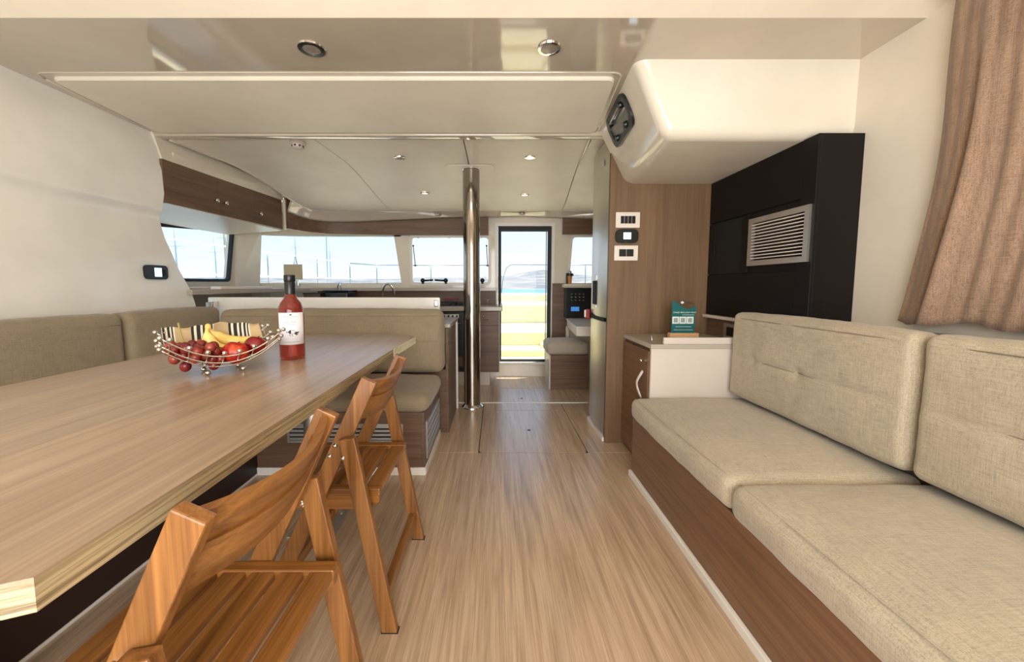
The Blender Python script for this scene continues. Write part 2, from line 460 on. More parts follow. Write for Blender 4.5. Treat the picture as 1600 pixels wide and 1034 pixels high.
# curved front corner under the windscreen
path = [(-2.80, 4.18), (-2.76, 4.34), (-2.62, 4.46), (-2.3, 4.545), (-1.8, 4.57), (-1.12, 4.57)]
def band(z0, z1, off=0.0, thick=.06, pts=path):
    bm = bmesh.new(); n = len(pts); rows = []
    for i, (x, y) in enumerate(pts):
        a = Vector(pts[max(0, i-1)]); b = Vector(pts[min(n-1, i+1)]); d = (b-a).normalized(); nn = Vector((-d.y, d.x))
        p = Vector((x, y))+nn*off; q = p+nn*thick
        rows.append([bm.verts.new((p.x, p.y, z0)), bm.verts.new((p.x, p.y, z1)), bm.verts.new((q.x, q.y, z1)), bm.verts.new((q.x, q.y, z0))])
    for a, b in zip(rows, rows[1:]):
        for k in range(4): bm.faces.new((a[k], a[(k+1) % 4], b[(k+1) % 4], b[k]))
    bm.faces.new(rows[0]); bm.faces.new(rows[-1]); return bm
w = obj('wall_front_lower', band(0, 1.122), GEL, None, False, 'structure')
obj('wall_header', band(1.665, 2.1), GEL, w)
ws = obj('window_2', band(1.122, 1.665, .028, .006, path[1:]), GLASSH, None, False, 'structure')
# posts
pc = prism([(-2.785, 4.08, 1.10), (-2.71, 4.36, 1.10), (-2.62, 4.40, 1.69), (-2.76, 4.14, 1.69)], (0, 0, .001)) if False else None
def post(pb, pt, z0, z1, mat, parent, name='window_post'):
    bm = bmesh.new(); a = [bm.verts.new((x, y, z0)) for x, y in pb]; b = [bm.verts.new((x, y, z1)) for x, y in pt]
    bm.faces.new(a); bm.faces.new(b)
    for i in range(4): bm.faces.new((a[i], a[(i+1) % 4], b[(i+1) % 4], b[i]))
    bmesh.ops.recalc_face_normals(bm, faces=bm.faces)
    bmesh.ops.bevel(bm, geom=bm.edges[:], offset=.006, segments=2, affect='EDGES')
    return obj(name, bm, mat, parent)
post([(-2.83, 4.05), (-2.74, 4.05), (-2.655, 4.33), (-2.76, 4.42)], [(-2.83, 4.13), (-2.745, 4.13), (-2.60, 4.33), (-2.70, 4.44)], 1.05, 1.72, GEL, w)

# front wall with door and two windows
def fw_place(u, v, w_): return (u, 4.57+w_, v)
h_door = [(.022, .177), (.655, .177), (.655, 1.785), (.022, 1.785)]
h_win2 = rrect(-1.0, -.076, 1.112, 1.665, .045)
h_winr = round_poly([(.855, 1.112), (1.5, 1.112), (1.45, 1.668), (.893, 1.668)], .05)
fwall = obj('wall_front', plate([(-1.12, 0), (1.95, 0), (1.95, 2.15), (-1.2, 2.15), (-1.2, 1.68), (-1.12, 1.112)],
        [h_door, h_win2, h_winr], .09, fw_place), GEL, None, False, 'structure')
# hatch window frame and its hardware
w3 = obj('window_3', ring(rrect(-1.018, -.058, 1.094, 1.683, .055), rrect(-.985, -.091, 1.127, 1.65, .038), .03, lambda u, v, w_: (u, 4.552+w_, v)), GASKET, None, False, 'structure')
obj('window_pane', plate(rrect(-1.0, -.076, 1.112, 1.665, .04), [], .006, lambda u, v, w_: (u, 4.60+w_, v)), GLASS, w3)
for hx in (-.86, -.59, -.16):
    bm = B(hx-.012, hx+.012, 4.525, 4.556, 1.112, 1.14, .004)
    ball(bm, (hx, 4.525, 1.152), .027, 12)
    s = 1 if hx < -.7 else -1
    if hx > -.3: s = .2
    tube(bm, [(hx, 4.515, 1.15), (hx+s*.06, 4.50, 1.152), (hx+s*.125, 4.50, 1.157)], .011, 8)
    obj('latch_handle', bm, BLACKP, w3, True)
for hx, hx2 in ((-.965, -.945), (-.11, -.10)):
    bm = tube(bmesh.new(), [(hx, 4.53, 1.555), (hx2, 4.53, 1.33)], .005, 6)
    ball(bm, (hx, 4.53, 1.555), .011, 8); ball(bm, (hx2, 4.53, 1.325), .011, 8)
    tube(bm, [(hx2-.02, 4.53, 1.325), (hx2+.025, 4.53, 1.325)], .004, 6)
    obj('gas_strut', bm, BLACKP, w3, True)
for hx in (-.91, -.55, -.18):
    obj('hinge', B(hx-.014, hx+.014, 4.548, 4.556, 1.642, 1.656, .003), ALU, w3)
w4 = obj('window_4', ring(round_poly([(.84, 1.098), (1.52, 1.098), (1.465, 1.684), (.880, 1.684)], .06), round_poly([(.866, 1.122), (1.49, 1.122), (1.44, 1.656), (.902, 1.656)], .045), .025, lambda u, v, w_: (u, 4.556+w_, v)), GASKET, None, False, 'structure')
obj('window_pane', plate(round_poly([(.855, 1.112), (1.5, 1.112), (1.45, 1.668), (.893, 1.668)], .04), [], .006, lambda u, v, w_: (u, 4.60+w_, v)), GLASS, w4)
# door
dr = obj('door_1', ring([(.026, .179), (.651, .179), (.651, 1.782), (.026, 1.782)], [(.062, .20), (.612, .20), (.612, 1.728), (.062, 1.728)], .05, lambda u, v, w_: (u, 4.575+w_, v)), RUBBER, None, False, 'structure')
obj('door_pane', B(.058, .616, 4.595, 4.601, .196, 1.732), GLASS, dr)
obj('door_stile', B(.588, .600, 4.588, 4.594, .20, 1.728), SCREEND if False else GREYM, dr)
obj('door_surround', ring([(-.012, .150), (.690, .150), (.690, 1.822), (-.012, 1.822)], [(.022, .177), (.655, .177), (.655, 1.785), (.022, 1.785)], .016, lambda u, v, w_: (u, 4.554+w_, v)), GASKET, dr)
obj('door_sill', B(-.012, .70, 4.53, 4.57, .150, .178, .004), GASKET, dr)
# front wood cladding below the right part and valances
tr = obj('trim_1', B(.665, .86, 4.545, 4.57, .0, 1.118, .002), WALNUT, None, False, 'structure')
vp = [(-2.13, 3.99), (-2.11, 4.10), (-2.04, 4.26), (-1.90, 4.40), (-1.6, 4.47), (-1.2, 4.50), (-.6, 4.51), (-.088, 4.51)]
vt = obj('trim_2', band(1.676, 2.0, 0, .03, vp), WALNUT, None, 'auto', 'structure')
vt2 = obj('trim_3', B(.772, 1.5, 4.505, 4.535, 1.684, 1.97, .002), WALNUT, None, False, 'structure')

# right wall with the curtained window
wr = obj('wall_right', plate([(-1.3, 0), (4.6, 0), (4.6, 2.12), (1.5, 2.12), (.5, 2.42), (-1.3, 2.42)], [rrect(-.1, 1.12, 1.05, 1.9, .06)], .05, lambda u, v, w_: (1.62+w_, u, v)), WALLR, None, False, 'structure')
w5 = obj('window_5', ring(rrect(-.13, 1.15, 1.02, 1.93, .07), rrect(-.08, 1.10, 1.07, 1.88, .05), .02, lambda u, v, w_: (1.608+w_, u, v)), RUBBER, None, False, 'structure')
obj('window_pane', plate(rrect(-.1, 1.12, 1.05, 1.9, .05), [], .006, lambda u, v, w_: (1.64+w_, u, v)), GLASS, w5)
# aft wall round the open cockpit door
wa = obj('wall_aft', plate([(-3.0, 0), (1.9, 0), (1.9, 2.42), (-3.0, 2.42)], [[(-1.5, .02), (1.1, .02), (1.1, 1.95), (-1.5, 1.95)]], .06, lambda u, v, w_: (u, -1.3-w_, v)), GEL, None, False, 'structure')

# ceiling
def zc(x, y):
    t = max(0, min(1, (y-3.15)/1.25))
    z = 2.112-.182*t*t*(3-2*t)*1.0
    s = max(0, -x-.9)
    return z-.022*s*s
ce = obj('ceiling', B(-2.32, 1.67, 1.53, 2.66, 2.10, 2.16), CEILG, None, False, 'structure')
obj('ceiling_aft', prism([(-2.32, 1.53, 2.10), (-2.32, .55, 2.38), (-2.32, -1.36, 2.38), (-2.32, -1.36, 2.44), (-2.32, .50, 2.44), (-2.32, 1.53, 2.16)], (3.99, 0, 0)), AFTLIT, ce)  # slope shaped and colour lightened so it reads as lit from aft
obj('ceiling_panel', (lambda bm: (bmesh.ops.bevel(bm, geom=[e for e in bm.edges if e.is_boundary is False and abs(e.verts[0].co.z-e.verts[1].co.z) < 1e-5 and e.verts[0].co.z < 2.09 and len([f for f in e.link_faces if abs(f.normal.z) > .9]) == 1], offset=.004, segments=2, affect='EDGES'), bm)[1])(
    plate(round_poly([(-2.15, 1.935), (.575, 1.935), (.645, 2.585), (-2.20, 2.585)], .05), [], .018, lambda u, v, w_: (u, v, 2.101-w_))), CEILM, ce)
# raised bead that runs round the panel
rp_ = round_poly([(-2.19, 1.90), (.60, 1.90), (.668, 2.61), (-2.24, 2.61)], .06)
obj('panel_bead', tube(bmesh.new(), [(x, y, 2.099) for x, y in rp_[:]]+[(rp_[0][0], rp_[0][1], 2.099)], .005, 6), CEILG, ce, True)
obj('ceiling_lip', B(-2.30, .74, 2.60, 2.675, 2.072, 2.14, .008, 3), CEILG, ce, 'auto')
# forward ceiling: surface and panels with seams
def cf(u, v):
    y = 2.66+v*(4.62-2.66); x0 = -2.85; x1 = 1.67; x = x0+u*(x1-x0)
    return (x, y, zc(x, y)+.035)
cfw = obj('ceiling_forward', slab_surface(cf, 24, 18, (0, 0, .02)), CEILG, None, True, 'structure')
def panel_slab(xa0, xa1, xb0, xb1, y0=2.68, y1=4.40):
    bm = bmesh.new(); nu, nv = 8, 16; top = []; bot = []
    for i in range(nu+1):
        rt, rb = [], []
        for j in range(nv+1):
            v = j/nv; y = y0+v*(y1-y0); a = xa0+(xa1-xa0)*v; b = xb0+(xb1-xb0)*v; x = a+(b-a)*i/nu
            yy = y - (.10*max(0, (-x-1.55)/.55)**2 * v if x < -1.55 else 0)
            z = zc(x, yy); rb.append(bm.verts.new((x, yy, z))); rt.append(bm.verts.new((x, yy, z+.022)))
        top.append(rt); bot.append(rb)
    for i in range(nu):
        for j in range(nv):
            bm.faces.new((bot[i][j], bot[i+1][j], bot[i+1][j+1], bot[i][j+1])); bm.faces.new((top[i][j], top[i][j+1], top[i+1][j+1], top[i+1][j]))
    for i in range(nu):
        bm.faces.new((bot[i][0], top[i][0], top[i+1][0], bot[i+1][0])); bm.faces.new((bot[i][nv], bot[i+1][nv], top[i+1][nv], top[i][nv]))
    for j in range(nv):
        bm.faces.new((bot[0][j], bot[0][j+1], top[0][j+1], top[0][j])); bm.faces.new((bot[nu][j], top[nu][j], top[nu][j+1], bot[nu][j+1]))
    return obj('ceiling_panel', bm, CEILM, cfw, 'auto')
gp = .004
panel_slab(-2.19, -2.02, -1.27-gp, -1.167-gp); panel_slab(-1.27+gp, -1.167+gp, -.228-gp, -.228-gp)
panel_slab(-.228+gp, -.228+gp, .66-gp, .74-gp); panel_slab(.66+gp, .74+gp, 1.2, 1.2)
# moulded rim that drops from the panel edge to the valance
RA = [(-2.06, 3.95), (-2.03, 4.12), (-1.98, 4.25), (-1.86, 4.34), (-1.5, 4.36), (-1.0, 4.37), (-.4, 4.38), (.3, 4.38), (1.6, 4.38)]
RB = [(-2.128, 3.99, 1.84), (-2.10, 4.105, 1.825), (-2.032, 4.25, 1.807), (-1.892, 4.385, 1.800), (-1.6, 4.455, 1.808), (-1.2, 4.487, 1.832), (-.6, 4.498, 1.862), (.3, 4.502, 1.885), (1.6, 4.502, 1.83)]
def rimf(u, v):
    k = u*8; i = min(7, int(k)); t = k-i
    a = Vector(RA[i]).lerp(Vector(RA[i+1]), t); b = Vector(RB[i]).lerp(Vector(RB[i+1]), t)
    za = zc(a.x, a.y)+.001; h = math.sin(v*PI/2)
    return (a.x+(b.x-a.x)*v, a.y+(b.y-a.y)*v, za+(b.z-za)*(v*v*.5+v*.5))
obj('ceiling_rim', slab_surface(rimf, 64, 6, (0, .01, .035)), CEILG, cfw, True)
# edge molding along the left edge of the forward panel
mp_ = []
for k in range(24):
    v = k/23; y = 2.68+v*1.62; x = -2.205+.175*v
    mp_.append((x, y, zc(x, y)+.004))
mp_ += [(-1.99, 4.34, zc(-1.99, 4.34)+.004), (-1.93, 4.38, zc(-1.93, 4.38)+.004), (-1.8, 4.40, zc(-1.8, 4.4)+.004)]
obj('ceiling_molding', tube(bmesh.new(), mp_, .012, 8), CEILG, cfw, True)
obj('mast_collar_plate', plate(rrect(-.43, -.02, 3.30, 3.58, .05), [], .008, lambda u, v, w_: (u, v, zc(u, v)-.009+w_*.4)), CEILM, cfw)
obj('grab_rail', (lambda bm: tube(bm, [(.64, 2.70, 2.108), (.645, 2.73, 2.098), (.69, 3.30, 2.098), (.695, 3.33, 2.108)], .006, 8))(bmesh.new()), STEEL, cfw, True)

# moulded ceiling box on the right
def hbox():
    # corners: top z 2.11, bottom z 1.77 ; front y 1.79, back 2.60
    bm = bmesh.new()
    T = [(.605, 1.795, 2.13), (1.62, 1.795, 2.13), (1.62, 2.62, 2.13), (.672, 2.62, 2.13)]
    Bt = [(.768, 1.80, 1.765), (1.62, 1.80, 1.765), (1.62, 2.62, 1.765), (.862, 2.62, 1.765)]
    t = [bm.verts.new(p) for p in T]; b = [bm.verts.new(p) for p in Bt]
    bm.faces.new(t); bm.faces.new(b)
    for i in range(4): bm.faces.new((t[i], t[(i+1) % 4], b[(i+1) % 4], b[i]))
    bmesh.ops.recalc_face_normals(bm, faces=bm.faces)
    es = []
    for e_ in bm.edges:
        a, c = e_.verts
        ks = {tuple(round(q, 3) for q in a.co), tuple(round(q, 3) for q in c.co)}
        sel = [({T[0], Bt[0]}), ({Bt[0], Bt[1]}), ({Bt[0], Bt[3]})]
        if any(ks == s for s in sel): es.append(e_)
    bmesh.ops.bevel(bm, geom=es, offset=.055, segments=6, affect='EDGES', profile=.5)
    return bm
hb = obj('trim_4', hbox(), GEL, None, 'auto', 'structure')
# hatch window in the slanted face
A_ = Vector((.605, 1.795, 2.13)); Bv = Vector((.672, 2.62, 2.13)); Cv = Vector((.768, 1.80, 1.765)); Dv = Vector((.862, 2.62, 1.765))
yax = (Bv-A_).normalized(); nrm = yax.cross(Cv-A_).normalized()
if nrm.x > 0: nrm = -nrm
zax = nrm.cross(yax).normalized()
if zax.z < 0: zax = -zax
ctr = Vector((.690, 2.225, 2.005))
ctr = ctr - nrm*((ctr-A_).dot(nrm))
def hp_place(u, v, w_): return tuple(ctr+yax*u+zax*v+nrm*w_)
fr = obj('window_6', ring(rrect(-.20, .20, -.088, .088, .055), rrect(-.165, .165, -.060, .060, .04), .014, hp_place), BLACKP, None, 'auto', 'structure')
obj('window_pane', plate(rrect(-.17, .17, -.065, .065, .04), [], .004, hp_place), plain('hatch_glass_dark', (96, 96, 94), .06, 0, .8), fr)
for (u, v) in ((-.12, .045), (.12, .045), (-.09, -.05), (.10, -.05)):
    bm = bmesh.new(); lathe(bm, [(0, .02), (.014, .02), (.018, .012), (.018, 0)], hp_place(u, v, .006), 14, rot_to(nrm))
    obj('latch', bm, BLACKP, fr, 'auto')
obj('hinge_bar', tube(bmesh.new(), [hp_place(-.12, .045, .02), hp_place(.12, .045, .02)], .006, 8), ALU, fr, True)

# ================================================================== FURNITURE / BIG OBJECTS
# bulkhead panel beside the fridge
bp = obj('bulkhead_panel', B(.757, 1.43, 2.6, 2.62, 0, 1.99, .002, 1), OAKZ)
tag(bp, 'tall oak veneer panel between the fridge and the black cabinet', 'panel')

# fridge
fx = .752
fr_ = thing('fridge', 'tall stainless two-door fridge beside the oak panel', 'fridge', (1.05, 2.85, 0))
def loc(o): return Matrix.Translation(-o.location)
def put(root, name, bm, mat, smooth=False, parent=None):
    """geometry given in world coordinates, re-based on the thing's origin"""
    bmesh.ops.translate(bm, vec=-root.location, verts=bm.verts)
    return obj(name, bm, mat, parent or root, smooth)
put(fr_, 'body', B(.80, 1.40, 2.625, 3.075, .03, 2.08), GREYM)
def fdoor(z0, z1, cut=None):
    bm = bmesh.new(); n = 10; rows = []
    for i in range(n+1):
        t = i/n; y = 2.628+t*.444; x = fx+.010-.014*math.sin(PI*t)
        rows.append((x, y))
    pts = [(x, y, z0) for x, y in rows]+[(.80, 3.072, z0), (.80, 2.628, z0)]
    return prism(pts, (0, 0, z1-z0))
put(fr_, 'door', fdoor(.872, 2.075), STEEL, 'auto'); put(fr_, 'door', fdoor(.05, .842), STEEL, 'auto')
put(fr_, 'door_gap', B(.765, .80, 2.64, 3.06, .842, .872), RUBBER)
put(fr_, 'handle_recess', B(.741, .7505, 2.86, 2.955, .955, 1.13, .001), DARKIN)
put(fr_, 'water_spout', B(.742, .750, 2.86, 2.945, 1.132, 1.178, .003), ALU)
put(fr_, 'water_spout', B(.742, .750, 2.86, 2.945, .93, .953, .003), ALU)
put(fr_, 'handle_recess', prism([(.747, 2.68, .845), (.747, 3.02, .845), (.747, 3.02, .885), (.747, 2.86, .872), (.747, 2.68, .87)], (.012, 0, 0)), DARKIN)
put(fr_, 'gasket', B(.757, .80, 2.622, 2.628, .03, 2.08), RUBBER)
put(fr_, 'plinth', B(.748, 1.4, 2.63, 3.07, 0, .03), SKIRT)
put(fr_, 'badge', B(.7405, .7435, 2.735, 2.765, 1.925, 1.965, .001), ALU)
lk = thing('door_lock', 'small red catch clipped on the far edge of the fridge', 'catch', (.745, 3.085, .86))
put(lk, 'clip', B(.725, .757, 3.077, 3.10, .83, .905, .006), RED); put(lk, 'pin', B(.712, .726, 3.083, 3.095, .84, .90, .003), ALU)

# switch plates on the panel
def switch_plate(x0, x1, z0, z1, label, nrock):
    t = thing('switch_plate', label, 'switch', ((x0+x1)/2, 2.6, z0), 0, 'plates on the oak panel')
    put(t, 'plate', B(x0, x1, 2.588, 2.6, z0, z1, .003), PLATEW)
    w_ = (x1-x0)*.62/nrock; xs = (x0+x1)/2-(x1-x0)*.31
    for k in range(nrock):
        put(t, 'rocker', B(xs+k*w_+.001, xs+(k+1)*w_-.001, 2.584, 2.589, z0+(z1-z0)*.27, z0+(z1-z0)*.75, .002), BLACKP)
switch_plate(.795, .955, 1.478, 1.580, 'white switch plate with four black rockers, topmost on the oak panel', 4)
switch_plate(.790, .948, 1.262, 1.362, 'white switch plate with two black rockers, lowest on the oak panel', 2)
t = thing('display_unit', 'black oval display with a lit square screen on the oak panel', 'display', (.87, 2.6, 1.37))
put(t, 'housing', plate(rrect(.795, .945, 1.378, 1.468, .03), [], .02, lambda u, v, w_: (u, 2.58+w_, v)), BLACKP)
put(t, 'screen', B(.845, .895, 2.577, 2.581, 1.402, 1.446, .001), SCREEN)

# display on the left wall
t = thing('display_unit', 'black oval display with a small lit screen on the glossy left wall', 'display', (-2.18, 2.46, 1.14))
put(t, 'housing', plate(rrect(2.385, 2.545, 1.135, 1.225, .025), [], .02, lambda u, v, w_: (prof_x(1.2)-.0+w_, u, v)), BLACKP)
put(t, 'screen', B(prof_x(1.2)+.019, prof_x(1.2)+.023, 2.445, 2.495, 1.152, 1.208, .001), SCREEN)
put(t, 'button', B(prof_x(1.2)+.019, prof_x(1.2)+.023, 2.505, 2.525, 1.158, 1.20, .001), RUBBER)

# black cabinet with vent
bc = thing('wall_cabinet', 'black wooden cabinet with silver vent above the sofa back', 'cabinet', (1.52, 2.17, .90))
put(bc, 'body', B(1.432, 1.62, 1.742, 2.598, .905, 1.764, .002, 1), BLACKW)
def bx_face(y0, y1, z0, z1, x=1.422): put(bc, 'panel', B(x, 1.434, y0, y1, z0, z1, .0015, 1), BLACKW)
bx_face(1.742, 1.83, .905, 1.764, 1.418)
bx_face(1.834, 2.596, 1.50, 1.764); bx_face(1.834, 2.596, .905, 1.165)
bx_face(2.20, 2.25, 1.169, 1.496); bx_face(2.53, 2.596, 1.169, 1.496)
put(bc, 'niche', B(1.430, 1.434, 2.25, 2.53, 1.17, 1.495), DARKIN)
vent = put(bc, 'vent_frame', ring([(1.757, 1.205), (2.175, 1.205), (2.175, 1.462), (1.757, 1.462)], [(1.785, 1.232), (2.147, 1.232), (2.147, 1.435), (1.785, 1.435)], .026, lambda u, v, w_: (1.434-w_, u, v)), ALU)
put(bc, 'vent_backing', B(1.428, 1.433, 1.785, 2.147, 1.232, 1.435), DARKIN)
for k in range(12):
    z = 1.242+k*.0165
    put(bc, 'vent_slat', B(1.410, 1.428, 1.785, 2.147, z, z+.004, 0), PLATEW)

# low shelf unit under the black cabinet
sh = thing('side_shelf', 'walnut shelf with white top below the black cabinet', 'shelf', (1.52, 2.17, .76))
put(sh, 'shelf_top', B(1.40, 1.62, 1.74, 2.598, .885, .904, .002), WHITE)
put(sh, 'shelf_front', B(1.432, 1.45, 1.74, 2.598, .30, .884), WALNUTY)
t = thing('wall_socket', 'grey framed double socket on the walnut shelf front', 'socket', (1.43, 2.30, .80))
put(t, 'plate', B(1.418, 1.431, 2.235, 2.385, .77, .865, .005), ALU); put(t, 'insert', B(1.414, 1.419, 2.265, 2.345, .79, .845, .002), BLACKP)

# end cabinet / arm
ec = thing('end_cabinet', 'walnut fronted end cabinet with grey top at the far sofa end', 'cabinet', (1.15, 2.37, 0))
put(ec, 'body', B(.885, 1.425, 2.15, 2.595, .0, .735), WALNUTY)
put(ec, 'side_panel', B(.872, 1.425, 2.133, 2.15, .30, .742), WHITE)
put(ec, 'worktop', B(.868, 1.43, 2.128, 2.597, .742, .768, .003), COUNT)
put(ec, 'fiddle', B(.94, 1.41, 2.130, 2.148, .768, .806, .004), WHITE)
put(ec, 'catch_peg', tube(bmesh.new(), [(.885, 2.16, .768), (.885, 2.165, .815)], .004, 8), CHROME, True)
dcab = put(ec, 'door', B(.868, .885, 2.165, 2.59, .04, .722, .002), WALNUTS)
bm = lathe(bmesh.new(), [(0, .028), (.008, .027), (.012, .022), (.006, .014), (.006, 0)], (.868, 2.215, .66), 14, rot_to((-1, 0, 0)))
put(ec, 'knob', bm, CHROME, True, dcab)
bm = bmesh.new()
pts = [(.866, 2.205, .600), (.850, 2.205, .585), (.832, 2.215, .56), (.820, 2.225, .53), (.824, 2.222, .50), (.838, 2.21, .47), (.852, 2.20, .445)]
for i in range(len(pts)-1):
    a, b = Vector(pts[i]), Vector(pts[i+1])
for s in (0,):
    tube(bm, pts, .010, 8)
    bmesh.ops.scale(bm, vec=(.5, 1.2, 1), space=Matrix.Translation((-.84, -2.21, -.5)), verts=bm.verts)
put(ec, 'pull_strap', bm, WHITE, True, dcab)

# sofa base + skirting
sb = thing('sofa_base', 'walnut plinth base under the long right-hand sofa', 'sofa', (1.2, .9, 0))
put(sb, 'front_panel', B(.785, .80, -1.2, 2.148, .03, .342, .002, 1), WALNUTS)
put(sb, 'seat_deck', B(.80, 1.43, -1.2, 2.12, .30, .340), GREYM)
put(sb, 'end_panel', B(.80, .868, 2.12, 2.148, .0, .342), WALNUTY)
put(sb, 'skirting', B(.768, .785, -1.2, 2.15, 0, .034, .003), SKIRT)

def seat_cushion(x0, x1, y0, y1, z0, z1, label, cat, puff, mat, seed=0, n=(14, 26, 7), seam=True, rad=.038, group=None):
    c = Vector(((x0+x1)/2, (y0+y1)/2, (z0+z1)/2))
    t = thing('seat_cushion', label, cat, (c.x, c.y, z0), 0, group)
    off = Vector((0, 0, c.z-z0))
    bm = cushion((x1-x0, y1-y0, z1-z0), rad, puff, n, M=Matrix.Translation(off), seed=seed)
    obj('cover', bm, mat, t, True)
    return t, off
t1, _ = seat_cushion(.764, 1.425, 1.213, 2.142, .344, .462, 'beige seat cushion at the far end of the right sofa', 'cushion', (.012, .006, .034), FAB, 1, (18, 30, 8))
t2, _ = seat_cushion(.760, 1.425, .15, 1.207, .344, .462, 'large beige seat cushion nearest the camera on the right sofa', 'cushion', (.014, .006, .034), FAB, 5, (18, 32, 8))
# stitched seams along the front top edge of the seat cushions
for t_, y0, y1 in ((t1, 1.235, 2.12), (t2, .17, 1.185)):
    p = []
    for k in range(25):
        s = k/24; y = y0+(y1-y0)*s; b_ = (1-abs(2*s-1)**2.6)
        p.append((.786-.012*b_*.7-t_.location.x, y-t_.location.y, .4585+.006*b_-t_.location.z))
    pseam(t_, p, .0016, FAB)
def back_cushion(y0, y1, label, seed, tufts):
    H_ = .455; th = .108
    ang = math.radians(1.6)
    base = Vector((1.350, (y0+y1)/2, .495))
    t = thing('back_cushion', label, 'cushion', tuple(base))
    M = Matrix.Rotation(ang, 4, 'Y') @ Matrix.Translation((0, 0, H_/2))
    tf = [(0, -1, q, z, .010, .030, 0) for q, z in tufts]+[(0, -1, q, z, .007, .012, 0) for q, z in tufts]
    obj('cover', cushion((th, y1-y0, H_), .032, (.022, .004, .008), (6, 90, 50), ((2, -1), (0, 1)), tf, M, seed=seed, grooves=((0, -1, 2, -.003, .008, .012), (0, -1, 2, .195, .004, .010))), FAB, t, True)
    # horizontal quilting seam and edge seam
    hw = (y1-y0)/2
    for zz, nm in ((.225, 'quilting_seam'), (.425, 'edge_seam')):
        p = []
        for k in range(41):
            s = -1+2*k/40; y = s*(hw-.03)
            v = Vector((-th/2-.022*(1-abs(s)**2.6)*(1-abs((zz-H_/2)/(H_/2))**2.6), y, zz))
            for q, z in tufts:
                e1, e2 = y-q, zz-H_/2-z; v.x += .010*math.exp(-(e1*e1+e2*e2)/(.030**2))+.007*math.exp(-(e1*e1+e2*e2)/(.012**2))
            v.x += (.0078 if zz < .3 else .0032)
            p.append(Matrix.Rotation(ang, 4, 'Y') @ v)
        pseam(t, p, .0015, FABS, nm)
    return t
back_cushion(1.185, 2.115, 'long beige back cushion leaning under the black cabinet', 2, [(.26, .0), (-.03, .0)])
back_cushion(.12, 1.168, 'beige back cushion below the brown curtain', 9, [(.05, .0), (-.25, .0)])
# ledge behind sofa back under the curtain
lg = obj('window_ledge', B(1.47, 1.62, -1.2, 1.738, .30, .925, .004), GREYM); tag(lg, 'grey ledge below the curtain behind the sofa back', 'ledge')

# sign on the end cabinet
sg = thing('sign_stand', 'teal card sign with wavy top in a pale wood block', 'sign', (1.17, 2.40, .768))
put(sg, 'wood_block', B(1.085, 1.265, 2.375, 2.415, .768, .800, .003), PINE)
card = [(1.100, .798), (1.245, .798)]
card += [(1.248, .945), (1.250, .975), (1.235, .962), (1.215, .952), (1.195, .950), (1.175, .956), (1.155, .970), (1.135, .988), (1.115, .996), (1.100, .997)]
cdo = put(sg, 'card', plate(card, [], .004, lambda u, v, w_: (u, 2.395+w_-.02*(0), v)), TEAL)
MT = lambda x, z: Matrix.Translation(Vector((x, 2.3938, z))-sg.location) @ Matrix.Rotation(PI/2, 4, 'X')
lettering(cdo, 'Lovely deco your views', .0148, MT(1.178, .925), INKW, 'lettering', .4)
for a_ in ((1.165, 1.240, .912), (1.125, 1.225, .838), (1.115, 1.235, .818)): put(sg, 'printed_line', B(a_[0], a_[1], 2.3936, 2.3945, a_[2], a_[2]+.002), INKW, False, cdo)
for k in range(3):
    put(sg, 'printed_square', ring([(1.104+k*.045, .858), (1.146+k*.045, .858), (1.146+k*.045, .902), (1.104+k*.045, .902)], [(1.112+k*.045, .866), (1.138+k*.045, .866), (1.138+k*.045, .894), (1.112+k*.045, .894)], .001, lambda u, v, w_: (u, 2.3935+w_, v)), INKW, False, cdo)
    put(sg, 'square_filling', B(1.112+k*.045, 1.138+k*.045, 2.3937, 2.3948, .866, .894), plain('print_grey', (150, 160, 156), .6) if k == 0 else MATS['print_grey'], False, cdo)
put(sg, 'clear_back', plate([(1.148, .965), (1.250, .965), (1.250, 1.004), (1.148, 1.004)], [], .002, lambda u, v, w_: (u, 2.399+w_, v)), GLASS)
put(sg, 'emblem', prism([(1.152, 2.397, .990), (1.163, 2.397, .999), (1.176, 2.397, .991), (1.164, 2.397, .981)], (0, .0015, 0)), INKW)
put(sg, 'printed_line', B(1.180, 1.230, 2.397, 2.3985, .990, .993), INKB); put(sg, 'printed_line', B(1.184, 1.240, 2.397, 2.3985, .983, .9855), INKB)

# curtain
def curtain():
    z0, z1 = .962, 2.13
    def f(u, v):
        z = z0+v*(z1-z0)
        edge = 1.388+.045*(1-v)+.065*(1-v)**4+.006*math.sin(v*9)
        y = edge-u*(edge+.10)
        d = edge-y
        amp = .009+.006*(1-v)
        ph = d*21+1.6*math.sin(d*9+v*1.2)+.8*(1-v)
        x = 1.562+amp*math.sin(ph)+.0022*math.sin(d*71+v*3)+.003*math.sin(d*131+v)
        dd = d-.088-.03*v
        x += .042*max(0, 1-v*1.3)**.5*(math.exp(-(dd/.012)**2)-.62*math.exp(-((dd-.035)/.026)**2))
        x += .02*(1-math.exp(-d*12))*-.4
        zz = z-(.010*math.sin(d*20)+.006*math.sin(d*47))*(1-v)**6
        return (x, y, zz)
    return grid_surface(f, 260, 40, .003)
cu = thing('curtain', 'brown linen curtain hanging over the right-hand window', 'curtain', (1.56, .7, .962))
put(cu, 'cloth', curtain(), CURT, True)
put(cu, 'track', B(1.52, 1.60, -.3, 1.40, 2.095, 2.12), WHITE)

